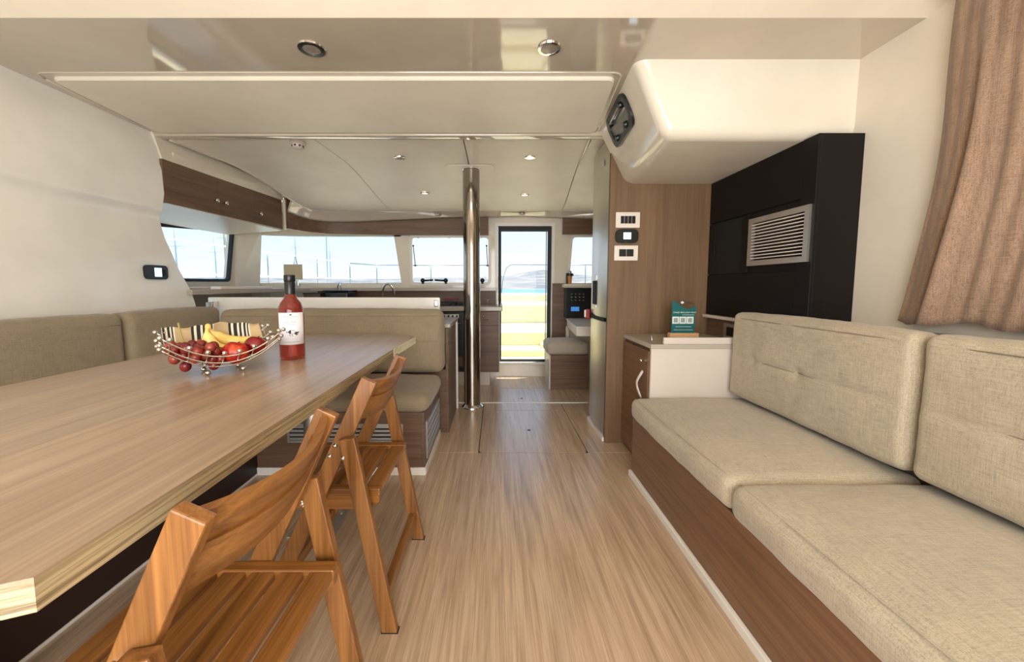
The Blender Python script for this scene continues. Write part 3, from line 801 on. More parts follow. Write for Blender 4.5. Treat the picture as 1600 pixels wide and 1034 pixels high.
# ------------------------------------------------------------------ left dinette
# bench base (L shaped)
bb = thing('bench_base', 'walnut L-shaped base of the corner dinette bench', 'bench', (-1.2, 2.3, 0))
put(bb, 'front_panel', B(-1.384, -.43, 2.150, 2.166, .045, .372, .001, 1), WALNUT)
put(bb, 'end_panel', B(-.43, -.412, 2.150, 2.74, .045, .372, .001, 1), WALNUTY)
put(bb, 'side_panel', B(-1.40, -1.384, .2, 2.15, .012, .372, .001, 1), plain('walnut_undershade', (46, 28, 22), .5))  # walnut darkened: under-table shade put into the colour
put(bb, 'seat_deck', B(-2.1, -.43, 2.166, 2.74, .34, .368), GREYM); put(bb, 'seat_deck', B(-2.1, -1.40, .2, 2.15, .34, .368), GREYM); put(bb, 'skirting', B(-1.384, -1.380, .2, 2.144, 0, .012, .001), SKIRT)
put(bb, 'skirting', B(-1.53, -.408, 2.144, 2.156, 0, .045, .001), SKIRT); put(bb, 'skirting', B(-.418, -.406, 2.156, 2.74, 0, .045, .001), SKIRT)
gf = put(bb, 'grille_frame', ring([(-1.2, .195), (-.535, .195), (-.535, .305), (-1.2, .305)], [(-1.188, .207), (-.547, .207), (-.547, .293), (-1.188, .293)], .008, lambda u, v, w_: (u, 2.143+w_, v)), ALU)
put(bb, 'grille_backing', B(-1.19, -.545, 2.147, 2.150, .205, .295), DARKIN)
for k in range(4):
    z = .209+k*.0235
    put(bb, 'grille_slat', B(-1.188, -.547, 2.1445, 2.149, z, z+.015, .001, 1), ALU, False, gf)
gf = put(bb, 'grille_frame', ring([(2.20, .075), (2.70, .075), (2.70, .30), (2.20, .30)], [(2.212, .087), (2.688, .087), (2.688, .288), (2.212, .288)], .008, lambda u, v, w_: (-.405-w_, u, v)), ALU)
put(bb, 'grille_backing', B(-.413, -.410, 2.21, 2.69, .085, .29), GREYM)
for k in range(5):
    z = .095+k*.040
    put(bb, 'grille_slat', B(-.410, -.404, 2.215, 2.685, z, z+.026, .002, 1), ALU, False, gf)
seat_cushion(-2.06, -.388, 2.122, 2.665, .372, .478, 'shaded beige seat cushion on the bench at the far table end', 'cushion', (.012, .014, .028), FABSHADE, 3, (40, 14, 8), rad=.045)
seat_cushion(-2.05, -1.39, .55, 2.115, .372, .465, 'shaded beige seat cushion on the bench along the left wall', 'cushion', (.01, .004, .02), FABSHADE, 4, (14, 30, 6))
def lcush(x0, x1, y0, y1, z0, z1, label, puff, n, seed, tufts=(), rad=.045, rot=0):
    t = thing('back_cushion', label, 'cushion', ((x0+x1)/2, (y0+y1)/2, z0))
    M = Matrix.Rotation(rot, 4, 'Z') @ Matrix.Translation((0, 0, (z1-z0)/2))
    obj('cover', cushion((x1-x0, y1-y0, z1-z0), rad, puff, n, ((2, -1), (0, -1), (1, 1)), tufts, M, seed=seed), FABSHADE, t, True)
    return t
c_a = lcush(-2.135, -1.985, .80, 2.052, .470, .948, 'long shaded beige back cushion nearest the camera on the left wall', (.02, .004, .008), (8, 44, 18), 11, [(0, 1, .05, -.10, .03, .05, 0)])
c_b = lcush(-2.135, -1.985, 2.062, 2.775, .482, .945, 'short shaded beige back cushion in the corner by the left wall', (.02, .004, .008), (8, 30, 18), 12)
c_c = lcush(-1.93, -.372, 2.645, 2.785, .482, .928, 'wide shaded beige back cushion beyond the far table end', (.004, .022, .008), (50, 8, 18), 13, rad=.05)
pseam(c_c, [(x, -.0745-.020*(1-abs(x/.78)**2.6)*.35, .405) for x in [(-.74+1.48*k/24) for k in range(25)]], .0016, FABSHADE)
pseam(c_c, [(x, -.0735-.022*(1-abs(x/.78)**2.6), .23) for x in [(-.74+1.48*k/24) for k in range(25)]], .0014, FABSHADE)
pseam(c_a, [(.0765+.02*(1-abs(y/.626)**2.6)*.3, y, .42) for y in [(-.6+1.2*k/24) for k in range(25)]], .0016, FABSHADE)

# white upstand behind the bench, peninsula cabinet and worktop
up = thing('upstand_panel', 'white panel standing behind the far bench cushion', 'panel', (-1.3, 2.95, .5))
put(up, 'panel', plate(round_poly([(-2.2, .48), (-.43, .48), (-.43, 1.003), (-2.2, 1.006)], .012), [], .025, lambda u, v, w_: (u, 2.935+w_, v)), GELW)
put(up, 'latch_plate', B(-.475, -.440, 2.925, 2.936, .935, .985, .006), CHROME)
t = thing('wall_bracket', 'small square chrome bracket where left wall meets white panel', 'bracket', (-2.13, 2.88, .93))
put(t, 'block', B(-2.165, -2.115, 2.86, 2.90, .925, .972, .003), ALU); put(t, 'lip', B(-2.113, -2.105, 2.858, 2.902, .922, .975, .002), CHROME)
pn = thing('peninsula_cabinet', 'walnut galley cabinet behind the bench with grey worktop', 'cabinet', (-1.0, 3.1, 0))
put(pn, 'body', B(-2.1, -.375, 2.96, 3.37, .0, .785), GREYM)
put(pn, 'end_panel', B(-.372, -.352, 2.79, 3.35, .0, .785, .002), WALNUT)
put(pn, 'inner_panel', B(-2.1, -.372, 2.79, 2.93, 0, .48), WALNUT)
put(pn, 'corner_post', B(-.372, -.338, 3.352, 3.39, .0, .785, .004), GELW)
put(pn, 'worktop', B(-2.1, -.335, 2.965, 3.40, .787, .815, .004), COUNT); put(pn, 'worktop', B(-.43, -.335, 2.79, 2.964, .787, .815, .004), COUNT)

# galley front run
gc = thing('galley_cabinet', 'walnut galley cabinet with grey counter below the front windows', 'cabinet', (-.9, 4.3, 0))
put(gc, 'body', B(-2.1, -.865, 4.155, 4.52, .145, .815), WALNUT); put(gc, 'body', B(-.34, .033, 4.155, 4.52, .145, .815), WALNUT)
put(gc, 'plinth', B(-2.1, -.07, 4.165, 4.545, .0, .145), WHITE)
put(gc, 'end_face', B(.033, .04, 4.145, 4.545, .145, .815), WHITE)
put(gc, 'counter', B(-2.1, .07, 4.115, 4.545, .818, .868, .008), COUNT)
put(gc, 'fiddle', B(.045, .07, 4.12, 4.54, .868, .892, .006), COUNT)
dd = put(gc, 'door', B(-.33, .03, 4.137, 4.155, .15, .812, .002), WALNUT)
put(gc, 'knob', ball(bmesh.new(), (-.135, 4.128, .765), .011, 10), CHROME, True, dd)
bm = tube(bmesh.new(), [(-.145, 4.135, .725), (-.145, 4.118, .725), (-.08, 4.118, .725), (-.08, 4.135, .725)], .005, 8)
put(gc, 'handle', bm, CHROME, True, dd)
put(gc, 'door_seam', B(-.33, .03, 4.1365, 4.138, .66, .663), DARKIN, False, dd)
ov = thing('oven', 'built-in oven with steel knob strip left of the steel pole', 'oven', (-.62, 4.14, .2))
put(ov, 'frame', B(-.86, -.345, 4.125, 4.156, .20, .808, .002), BLACKP)
put(ov, 'knob_strip', B(-.84, -.40, 4.118, 4.126, .745, .785, .002), STEEL)
for k in range(5): put(ov, 'knob', lathe(bmesh.new(), [(0, .014), (.011, .014), (.012, 0)], (-.60+k*.045, 4.118, .765), 12, rot_to((0, -1, 0))), BLACKP, 'auto')
put(ov, 'glass', B(-.84, -.365, 4.119, 4.126, .34, .66, .002), BLACKP)
put(ov, 'handle', tube(bmesh.new(), [(-.82, 4.125, .69), (-.82, 4.095, .69), (-.38, 4.095, .69), (-.38, 4.125, .69)], .008, 8), STEEL, True)
put(ov, 'lower_panel', B(-.84, -.365, 4.12, 4.126, .215, .325, .002), WALNUT)
bs = obj('trim_5', B(-2.1, .0, 4.53, 4.548, .868, 1.035), WALNUT, None, False, 'structure')
# hob
hb_ = thing('hob', 'black gas hob with red-handled lid rail set in the counter', 'hob', (-.6, 4.33, .868))
put(hb_, 'hob_base', B(-.84, -.37, 4.16, 4.50, .868, .876, .002), BLACKP)
for k, (x, y) in enumerate(((-.72, 4.26), (-.48, 4.26), (-.72, 4.41), (-.48, 4.41))):
    put(hb_, 'burner', lathe(bmesh.new(), [(0, .022), (.03, .022), (.035, .012), (.045, .01), (.045, 0)], (x, y, .876), 14), BLACKP, 'auto')
for y in (4.24, 4.33, 4.42): put(hb_, 'pan_rail', tube(bmesh.new(), [(-.82, y, .876), (-.82, y, .905), (-.39, y, .905), (-.39, y, .876)], .004, 6), RUBBER, True)
rl = thing('red_lighter', 'red strip utensil lying above the hob at the back', 'utensil', (-.55, 4.50, .92))
put(rl, 'strip', B(-.62, -.44, 4.49, 4.51, .925, .940, .005), RED)
put(rl, 'stand', B(-.60, -.46, 4.497, 4.503, .868, .926, .001), BLACKP)
# little rail on the right piece of counter
rr = thing('counter_rail', 'thin chrome rail on the counter right of the pole', 'rail', (-.1, 4.45, .868))
put(rr, 'rail', tube(bmesh.new(), [(-.19, 4.50, .925), (-.01, 4.50, .925)], .004, 6), CHROME, True)
put(rr, 'post', tube(bmesh.new(), [(-.10, 4.50, .868), (-.10, 4.50, .925)], .003, 6), CHROME, True)

# shelf round the window bottoms
sp = [(-2.13, 2.64), (-2.13, 3.86)]
sf = thing('window_shelf', 'grey ledge shelf running below the galley windows', 'shelf', (-2.0, 3.5, 1.04))
put(sf, 'shelf_board', prism([(-2.78, 2.70, 1.03), (-2.13, 2.70, 1.03), (-2.13, 3.75, 1.03), (-2.04, 4.22, 1.03), (-1.80, 4.40, 1.03), (.005, 4.46, 1.03), (.005, 4.545, 1.03), (-1.8, 4.548, 1.03), (-2.32, 4.515, 1.03), (-2.64, 4.43, 1.03), (-2.76, 4.28, 1.03)], (0, 0, .036), .003), COUNT)
put(sf, 'cream_inlay', B(-2.70, -2.30, 2.75, 3.45, 1.066, 1.085, .006), GEL)
# objects on it and around
t = thing('sliding_tray', 'long pale tray on the shelf below the side window', 'tray', (-2.3, 3.4, 1.066))
put(t, 'tray', B(-2.24, -2.16, 3.02, 3.72, 1.066, 1.088, .004), PLATEW)
# faucets
def tap(x, y, z, h, r, reach, label, side=-1):
    t = thing('faucet', label, 'faucet', (x, y, z))
    pts = [(0, 0, 0), (0, 0, h*.55)]+[(side*reach/2*(1-math.cos(a)), -.02*math.sin(a), h*.55+h*.45*math.sin(a)) for a in [PI*k/10 for k in range(1, 10)]]+[(side*reach, 0, h*.42)]
    obj('spout', tube(bmesh.new(), pts, r, 10), CHROME, t, True)
    obj('base', lathe(bmesh.new(), [(0, .03), (r*1.8, .03), (r*2, 0)], (0, 0, 0), 14), CHROME, t, 'auto')
tap(-1.13, 4.28, .868, .245, .012, .13, 'chrome arched faucet rising above the white panel', -1)
tap(-1.71, 4.28, .868, .25, .007, .05, 'slim chrome tap beside the black dish rack')
dk = thing('dish_rack', 'black dish rack on the counter behind the bottle', 'rack', (-1.78, 4.25, .868))
put(dk, 'tub', B(-1.86, -1.60, 4.16, 4.40, .868, 1.03, .02, 3), BLACKP, 'auto'); put(dk, 'rim', B(-1.87, -1.59, 4.15, 4.41, 1.028, 1.042, .005), BLACKP)
bx_ = thing('storage_box', 'small dark box left of the dish rack', 'box', (-2.0, 4.2, .868)); put(bx_, 'carton', B(-2.08, -1.90, 4.15, 4.3, .868, 1.0, .004), WALNUT); put(bx_, 'lid', B(-2.085, -1.895, 4.145, 4.305, 1.0, 1.012, .002), BLACKP)
# beige card stuck in the windscreen
cdn = thing('window_card', 'beige square card hanging on a loop in the windscreen', 'card', (-2.34, 4.44, 1.20))
put(cdn, 'card', B(-2.44, -2.225, 4.44, 4.446, 1.16, 1.335, .002), plain('card_beige', (196, 180, 146), .6))
put(cdn, 'loop', tube(bmesh.new(), [(-2.32, 4.443, 1.335), (-2.305, 4.445, 1.43), (-2.28, 4.443, 1.335)], .003, 6), RUBBER, True)
hk = thing('window_hook', 'small metal clip under the beige card', 'clip', (-2.28, 4.42, 1.1)); put(hk, 'clip', B(-2.30, -2.265, 4.42, 4.435, 1.085, 1.150, .006), STEEL)

# overhead cabinets on the left
oc = thing('overhead_cabinet', 'walnut three-door cabinet hung below the left ceiling edge', 'cabinet', (-2.3, 3.2, 1.63))
def oc_box(y0, y1, x=-2.18, th=.018, nm='door'):
    def zb(y): return 1.64+.027*(y-2.5)/1.5
    def zt(y): return 1.922+.035*(y-2.57)/1.42
    bm = prism([(x, y0, zb(y0)), (x, y1, zb(y1)), (x, y1, zt(y1)), (x, y0, zt(y0))], (-th, 0, 0), .0015, seg=1)
    return put(oc, nm, bm, WALNUTY)
put(oc, 'body', prism([(-2.20, 2.70, 1.645), (-2.20, 3.985, 1.667), (-2.20, 3.985, 1.95), (-2.20, 2.70, 2.0)], (-.5, 0, 0)), GEL)
put(oc, 'underside_fairing', prism([(-2.185, 2.60, 1.640), (-2.75, 2.60, 1.60), (-2.78, 2.60, 1.66), (-2.185, 2.60, 1.66)], (0, 1.385, .012)), WHITE)
for (y0, y1, ky) in ((2.58, 3.0765, 3.035), (3.0795, 3.546, 3.135), (3.549, 3.985, 3.59)):
    d_ = oc_box(y0, y1)
    put(oc, 'knob', lathe(bmesh.new(), [(0, .036), (.013, .035), (.019, .027), (.010, .016), (.009, 0)], (-2.18, ky, 1.752), 14, rot_to((1, 0, 0))), CHROME, True, d_)
put(oc, 'end_trim', B(-2.168, -2.145, 3.987, 3.999, 1.66, 1.965), GEL)
put(oc, 'top_fascia', prism([(-2.192, 2.60, 1.922), (-2.165, 3.985, 1.957), (-2.165, 3.985, 2.06), (-2.25, 2.60, 2.115)], (-.02, 0, 0)), GEL)

# pole
pl = thing('support_pole', 'polished steel pole from floor to ceiling in the galley aisle', 'pole', (-.215, 3.41, 0))
obj('tube', lathe(bmesh.new(), [(.073, .012), (.073, 2.107)], (0, 0, 0), 48), POLE, pl, True)
obj('floor_flange', lathe(bmesh.new(), [(.073, .03), (.085, .018), (.097, .010), (.099, 0), (0, 0)], (0, 0, 0), 40), CHROME, pl, 'auto')
obj('ceiling_flange', lathe(bmesh.new(), [(.073, 2.08), (.078, 2.085), (.078, 2.105)], (0, 0, 0), 40), CHROME, pl, 'auto')

# stool
st = thing('stool_box', 'upholstered box stool with walnut front beside the forward door', 'stool', (.76, 4.18, 0))
put(st, 'box_front', B(.575, .97, 3.99, 4.01, .0, .365, .002), WALNUT); put(st, 'box_side', B(.560, .575, 3.99, 4.335, .0, .365, .002), WHITE)
put(st, 'box_body', B(.575, .97, 4.01, 4.335, 0, .36), WALNUTY)
M = Matrix.Translation((.755-.76, 4.150-4.18, .435))
obj('seat_pad', cushion((.44, .37, .135), .04, (.006, .006, .018), (14, 14, 8), M=M, seed=20), fabric('grey_pad', (176, 166, 150), .08), st, True)
# chart desk
ds = thing('chart_desk', 'white wedge chart desk behind the fridge', 'desk', (.95, 3.9, 0))
put(ds, 'desk_top', prism([(.80, 4.36, .70), (.735, 3.50, .70), (1.4, 3.42, .70), (1.4, 4.36, .70)], (0, 0, .02), .003), WHITE)
put(ds, 'desk_apron', prism([(.805, 4.34, .63), (.742, 3.51, .63), (1.4, 3.43, .63), (1.4, 4.34, .63)], (0, 0, .069)), WHITE)
put(ds, 'desk_leg', B(.80, .83, 4.35, 4.38, 0, .63), WHITE)
ip = thing('instrument_panel', 'black electrical instrument panel above the chart desk', 'panel', (.95, 4.42, .72))
put(ip, 'panel', B(.80, 1.45, 4.40, 4.54, .722, 1.065, .004), BLACKP)
for k in range(4):
    for j in range(3):
        put(ip, 'switch', B(.86+k*.045, .872+k*.045, 4.394, 4.401, .92+j*.035, .93+j*.035, .001), ALU if j % 2 else GREYM)
put(ip, 'meter_screen', B(.86, .955, 4.395, 4.401, .80, .85, .002), SCREEND)
nl = thing('chart_ledge', 'white ledge below the front right window', 'ledge', (.95, 4.45, 1.07))
put(nl, 'ledge', B(.775, 1.5, 4.36, 4.545, 1.068, 1.112, .008), GEL)
put(nl, 'ledge_lip', B(.765, 1.5, 4.345, 4.36, 1.068, 1.088, .004), WHITE)
mug = thing('radio_handset', 'amber and black cup-shaped handset on the right window ledge', 'handset', (.84, 4.42, 1.112))
put(mug, 'body', lathe(bmesh.new(), [(0, 0), (.026, 0), (.034, .09), (.036, .10), (0, .10)], (.84, 4.42, 1.112), 16), ORANGE, 'auto')
put(mug, 'collar', lathe(bmesh.new(), [(0, .03), (.042, .03), (.044, 0), (0, 0)], (.845, 4.42, 1.20), 16), BLACKP, 'auto')
put(mug, 'back', B(.80, .825, 4.40, 4.44, 1.112, 1.235, .004), BLACKP); put(mug, 'top_cap', ball(bmesh.new(), (.845, 4.42, 1.24), .024, 12), ALU, True)

# ------------------------------------------------------------------ ceiling lights and detector
def downlight(x, y, z, r, label, dark, lit):
    t = thing('downlight', label, 'light', (x, y, z), 0, 'recessed ceiling downlights')
    obj('ring', lathe(bmesh.new(), [(r*.66, -.002), (r*.72, -.008), (r*.95, -.007), (r, 0)], (0, 0, 0), 28), BLACKP if dark else CHROME, t, 'auto')
    if dark: obj('rim', lathe(bmesh.new(), [(r*.95, -.006), (r*1.04, -.006), (r*1.07, 0)], (0, 0, 0), 28), CHROME, t, 'auto')
    obj('lens', lathe(bmesh.new(), [(0, -.0075), (r*.5, -.0075), (r*.70, -.0065)], (0, 0, 0), 24), LAMPG if lit else LAMPOFF, t, True)
downlight(-.782, 1.715, 2.0995, .052, 'black-rimmed downlight at the left of the near ceiling band', True, False)
downlight(.225, 1.71, 2.0995, .050, 'chrome downlight at the right of the near ceiling band', False, False)
downlight(-.766, 3.15, zc(-.76, 3.15)-.001, .044, 'unlit chrome downlight left of the pole', False, False)
downlight(.27, 3.15, zc(.27, 3.15)-.001, .044, 'lit downlight right of the pole top', False, True)
downlight(-.70, 3.86, zc(-.7, 3.86)-.001, .044, 'lit downlight left of the pole near the valance', False, True)
downlight(.285, 3.90, zc(.28, 3.9)-.001, .044, 'lit downlight near the forward door', False, True)
downlight(-.655, 4.44, 1.893, .038, 'tiny downlight in the rim above the hinged window', False, False)
downlight(.295, 4.44, 1.905, .038, 'tiny downlight in the rim above the forward door', False, False)
sd = thing('smoke_detector', 'round white smoke detector on the forward ceiling panel', 'detector', (-1.40, 2.80, zc(-1.4, 2.8)))
obj('base', lathe(bmesh.new(), [(0, -.022), (.048, -.022), (.052, -.018), (.052, 0)], (0, 0, 0), 28), WHITE, sd, 'auto')
obj('dome', lathe(bmesh.new(), [(0, -.050), (.026, -.049), (.036, -.042), (.038, -.022)], (0, 0, 0), 28), WHITE, sd, 'auto')
for k in range(8):
    a = 2*PI*k/8; R_ = Matrix.Rotation(a, 4, 'Z')
    obj('slot', B(.0345, .0395, -.007, .007, -.038, -.029, 0, 1, R_), DARKIN, sd)

# ------------------------------------------------------------------ table
tb = thing('dining_table', 'large wooden dining table with clipped corners and thick striped edge', 'table', (-.95, 1.4, 0))
top = [(-1.44, .36), (-.50, .362), (-.476, .372), (-.485, 1.79), (-.470, 2.213), (-.646, 2.365), (-1.40, 2.40), (-1.47, 2.34), (-1.47, .42)]
bm = prism([(x, y, .7965) for x, y in top], (0, 0, .0035)); put(tb, 'tabletop', bm, TABLE)
put(tb, 'edge_band', prism([(x, y, .762) for x, y in top], (0, 0, .0345)), TEDGE)
put(tb, 'edge_sheen_strip', prism([(-.4835, 1.79, .7615), (-.4685, 2.2135, .7615), (-.466, 2.2135, .7615), (-.481, 1.79, .7615)], (0, 0, .0385)), TEDGE_SHEEN)  # thin added strip carrying the painted door-light sheen
put(tb, 'leg', lathe(bmesh.new(), [(.045, .012), (.045, .76)], (-.815, 1.68, 0), 28), ALU, True)
put(tb, 'leg', lathe(bmesh.new(), [(.045, .012), (.045, .76)], (-1.3, .85, 0), 28), ALU, True)
fp = put(tb, 'floor_plate', B(-.91, -.71, 1.58, 1.78, 0, .012, .003), ALU)
for (x, y) in ((-.74, 1.61), (-.74, 1.75), (-.88, 1.61), (-.88, 1.75)):
    put(tb, 'screw', lathe(bmesh.new(), [(0, .006), (.006, .005), (.009, 0)], (x, y, .012), 10), CHROME, True, fp)

# ------------------------------------------------------------------ chairs
def xz_bar(c0, c1, hw, y0, y1, mat, root, name, flat_bottom=True, bev=.003):
    """board in the xz plane from top c0 to bottom c1"""
    a = Vector((c0[0], 0, c0[1])); b = Vector((c1[0], 0, c1[1])); d = (a-b).normalized(); n_ = Vector((d.z, 0, -d.x))
    k = hw/abs(d.z)
    if flat_bottom: p = [a-n_*hw, a+n_*hw, b+Vector((k, 0, 0)), b-Vector((k, 0, 0))]
    else: p = [a-n_*hw, a+n_*hw, b+n_*hw, b-n_*hw]
    return obj(name, prism([(q.x, y0, q.z) for q in p], (0, y1-y0, 0), bev), mat, root)
def folding_chair():
    t = thing('folding_chair', '', 'chair', (-.55, 1.365, 0), 0, 'wooden folding chairs at the table')
    dirp = Vector((.43, 0, .903)).normalized(); nr = Vector((dirp.z, 0, -dirp.x))
    for s in (-1, 1):
        ya, yb = sorted((s*.187, s*.211)); po = xz_bar((.160, .808), (-.218, 0), .0245, ya, yb, ACACZ, t, 'back_post')
        ya, yb = sorted((s*.2125, s*.2365)); le = xz_bar((.096, .634), (.213, 0), .024, ya, yb, ACACZ, t, 'rear_leg')
        for (x, z, par, y_) in ((.085, .575, le, s*.2365), (.085, .575, le, s*.2125-s*.002), (.052, .604, po, s*.187), (.034, .570, po, s*.187), (.052, .604, po, s*.211), (.034, .570, po, s*.211)):
            outw = 1 if abs(y_) > abs(s*.2) else -1
            bm = lathe(bmesh.new(), [(0, .007), (.004, .0065), (.0072, .003), (.008, 0)], (x, y_, z), 12, rot_to((0, s*outw, 0)))
            obj('bolt', bm, CHROME, par, True)
        ya, yb = sorted((s*.153, s*.1865))
        obj('seat_rail', B(-.205, .178, ya, yb, .425, .450, .004), ACACX, t)
        ya, yb = sorted((s*.162, s*.186))
        bm = prism([(-.19, ya, .382), (.13, ya, .382), (.155, ya, .390), (.174, ya, .405), (.174, ya, .426), (-.19, ya, .426)], (0, yb-ya, 0), .002)
        obj('seat_bearer', bm, ACACX, t)
        obj('foot_cap', B(.213-.027, .213+.027, sorted((s*.212, s*.237))[0], sorted((s*.212, s*.237))[1], 0, .004), RUBBER, t)
    for k in range(6):
        x = .150-k*.066
        obj('seat_slat', B(x-.026, x+.026, -.1535, .1535, .427, .446, .003), ACACY, t)
    obj('rear_stretcher', B(.178, .206, -.213, .213, .078, .122, .003), ACACY, t)
    obj('front_stretcher', B(-.16, -.135, -.187, .187, .12, .16, .003), ACACY, t)
    # curved back slats
    def slat(z0, z1, off, th):
        def pt(u, v, w_):
            y = -.189+u*.378; zz = z0+v*(z1-z0)
            c = Vector((.160, 0, .808))+dirp*((zz-.808)/dirp.z)
            b = .042*(1-(y/.189)**2)
            ed = 0.004*(1-math.cos(v*2*PI))*.5
            q = c+nr*(b+off+w_*(th+ed)-.008); q.y = y; return q
        bm = bmesh.new(); nu, nv = 24, 6; G = {}
        for w_ in (0, 1):
            for i in range(nu+1):
                for j in range(nv+1): G[w_, i, j] = bm.verts.new(pt(i/nu, j/nv, w_))
        for i in range(nu):
            for j in range(nv):
                for w_ in (0, 1): bm.faces.new((G[w_, i, j], G[w_, i+1, j], G[w_, i+1, j+1], G[w_, i, j+1]))
            for j in (0, nv): bm.faces.new((G[0, i, j], G[0, i+1, j], G[1, i+1, j], G[1, i, j]))
        for j in range(nv):
            for i in (0, nu): bm.faces.new((G[0, i, j], G[0, i, j+1], G[1, i, j+1], G[1, i, j]))
        obj('back_slat', bm, ACACY, t, 'auto')
    slat(.750, .803, 0, .013); slat(.680, .752, -.003, .021)
    return t
ch2 = folding_chair()
ch1 = dup_tree(ch2, (-.55, .674, 0))
ch2['label'] = 'wooden folding chair nearer the galley, by the far table end'
ch1['label'] = 'wooden folding chair closest to the camera, cropped by the bottom edge'

# ------------------------------------------------------------------ wine bottle
RG = glass_pane('rose_wine', (.80, .16, .13), .10)
def wine_mat():
    m, t, b = newmat('wine_fill')
    b.inputs['Base Color'].default_value = (.56, .085, .055, 1); b.inputs['Roughness'].default_value = .03
    b.inputs['Transmission Weight'].default_value = .85; b.inputs['IOR'].default_value = 1.2
    b.inputs['Coat Weight'].default_value = .8; b.inputs['Coat Roughness'].default_value = .03
    return m
WINE = wine_mat()
bt = thing('wine_bottle', 'rosé wine bottle with black cap and white label on the table', 'bottle', (-.835, 1.56, .80))
R0 = .0475
obj('glass', lathe(bmesh.new(), [(0, .012), (.025, .008), (R0*.8, .001), (R0*.95, .002), (R0, .010), (R0, .185), (R0*.97, .205), (R0*.80, .228), (R0*.52, .246), (.019, .262), (.0165, .270), (.016, .30)], (0, 0, 0), 40), WINE, bt, True)
obj('cap', lathe(bmesh.new(), [(.0175, .262), (.0205, .264), (.0205, .310), (.0195, .312), (.0215, .316), (.0215, .337), (.020, .340), (0, .340)], (0, 0, 0), 32), BLACKP, bt, 'auto')
# label: wraps the camera-facing side
def labf(u, v):
    a0 = math.atan2(-1.56, .835); a = a0-.05+(u-.5)*2.35
    return ((R0+.0006)*math.cos(a), (R0+.0006)*math.sin(a), .062+v*.128)
lb = obj('label', grid_surface(labf, 24, 1, .0005), PAPER, bt, True)
ac = math.atan2(-1.56, .835)-.05
def lab_wrap(me):
    for v in me.vertices:
        a = ac+v.co.x/R0; v.co = Vector(((R0+.0014)*math.cos(a), (R0+.0014)*math.sin(a), v.co.y))
def lab_obj(bm, name, mat):
    o = obj(name, bm, mat, lb); lab_wrap(o.data); return o
def lab_text(txt, size, x, z):
    o = lettering(lb, txt, size, Matrix.Translation((x, z, 0)), INKG); lab_wrap(o.data)
lab_text('Rosé Wine', .0085, 0, .150); lab_text('Winery', .0055, 0, .165)
bm = bmesh.new()
for x0, x1, z in ((-.028, .028, .174), (-.016, .016, .1435), (-.024, .030, .072)):
    n = 10
    for k in range(n):
        a, b = x0+(x1-x0)*k/n, x0+(x1-x0)*(k+.8)/n
        bm.faces.new([bm.verts.new(p) for p in ((a, z, 0), (b, z, 0), (b, z+.0016, 0), (a, z+.0016, 0))])
lab_obj(bm, 'printed_lines', INKG)
bm = bmesh.new()
def poly(bm, pts): bm.faces.new([bm.verts.new((x, y, 0)) for x, y in pts])
poly(bm, [(0, .178), (-.004, .182), (-.003, .185), (0, .184), (.003, .185), (.004, .182)])
# drawing of a bird-like creature in ink
poly(bm, [(-.012, .113), (-.004, .121), (.008, .120), (.020, .112), (.010, .107), (-.004, .106)])
poly(bm, [(-.012, .113), (-.020, .118), (-.024, .127), (-.021, .119), (-.014, .109)])
poly(bm, [(.012, .111), (.030, .113), (.024, .106), (.012, .104)])
poly(bm, [(.010, .106), (.026, .103), (.018, .099)])
for x in (-.006, .002): poly(bm, [(x, .107), (x+.0015, .107), (x+.003, .096), (x+.0015, .096)])
lab_obj(bm, 'ink_drawing', INKB)

# ------------------------------------------------------------------ fruit bowl
bw = thing('fruit_bowl', 'curved chrome wire fruit bowl with ball tips on the table', 'bowl', (-.949, 1.319, .80), math.radians(44.6))
AX, BX = .167, .106
def bz(a, b): return .0155+2.7*a*a+5.2*b*b
def rod(pts, name='wire'):
    bm = tube(bmesh.new(), pts, .0024, 8)
    for p in (pts[0], pts[-1]): ball(bm, p, .0075, 12)
    obj(name, bm, CHROME, bw, True)
for b in (-.099, -.070, -.044, .044, .070, .099):
    rod([(a, b, bz(a, b)) for a in [(-AX+2*AX*k/26) for k in range(27)]], 'long_wire')
for a in (-.145, -.10, -.055, -.012, .03, .072, .115, .15):
    rod([(a, b, bz(a, b)+.0045) for b in [(-BX+2*BX*k/14) for k in range(15)]], 'cross_wire')
for a, b in ((-.05, -.04), (.05, -.04), (-.05, .04), (.05, .04)):
    obj('foot', ball(bmesh.new(), (a, b, .0090), .0090, 14), CHROME, bw, True)
ca, sa = math.cos(math.radians(44.6)), math.sin(math.radians(44.6))
def bowl_w(a, b, z): return (-.949+ca*a-sa*b, 1.319+sa*a+ca*b, .80+z)
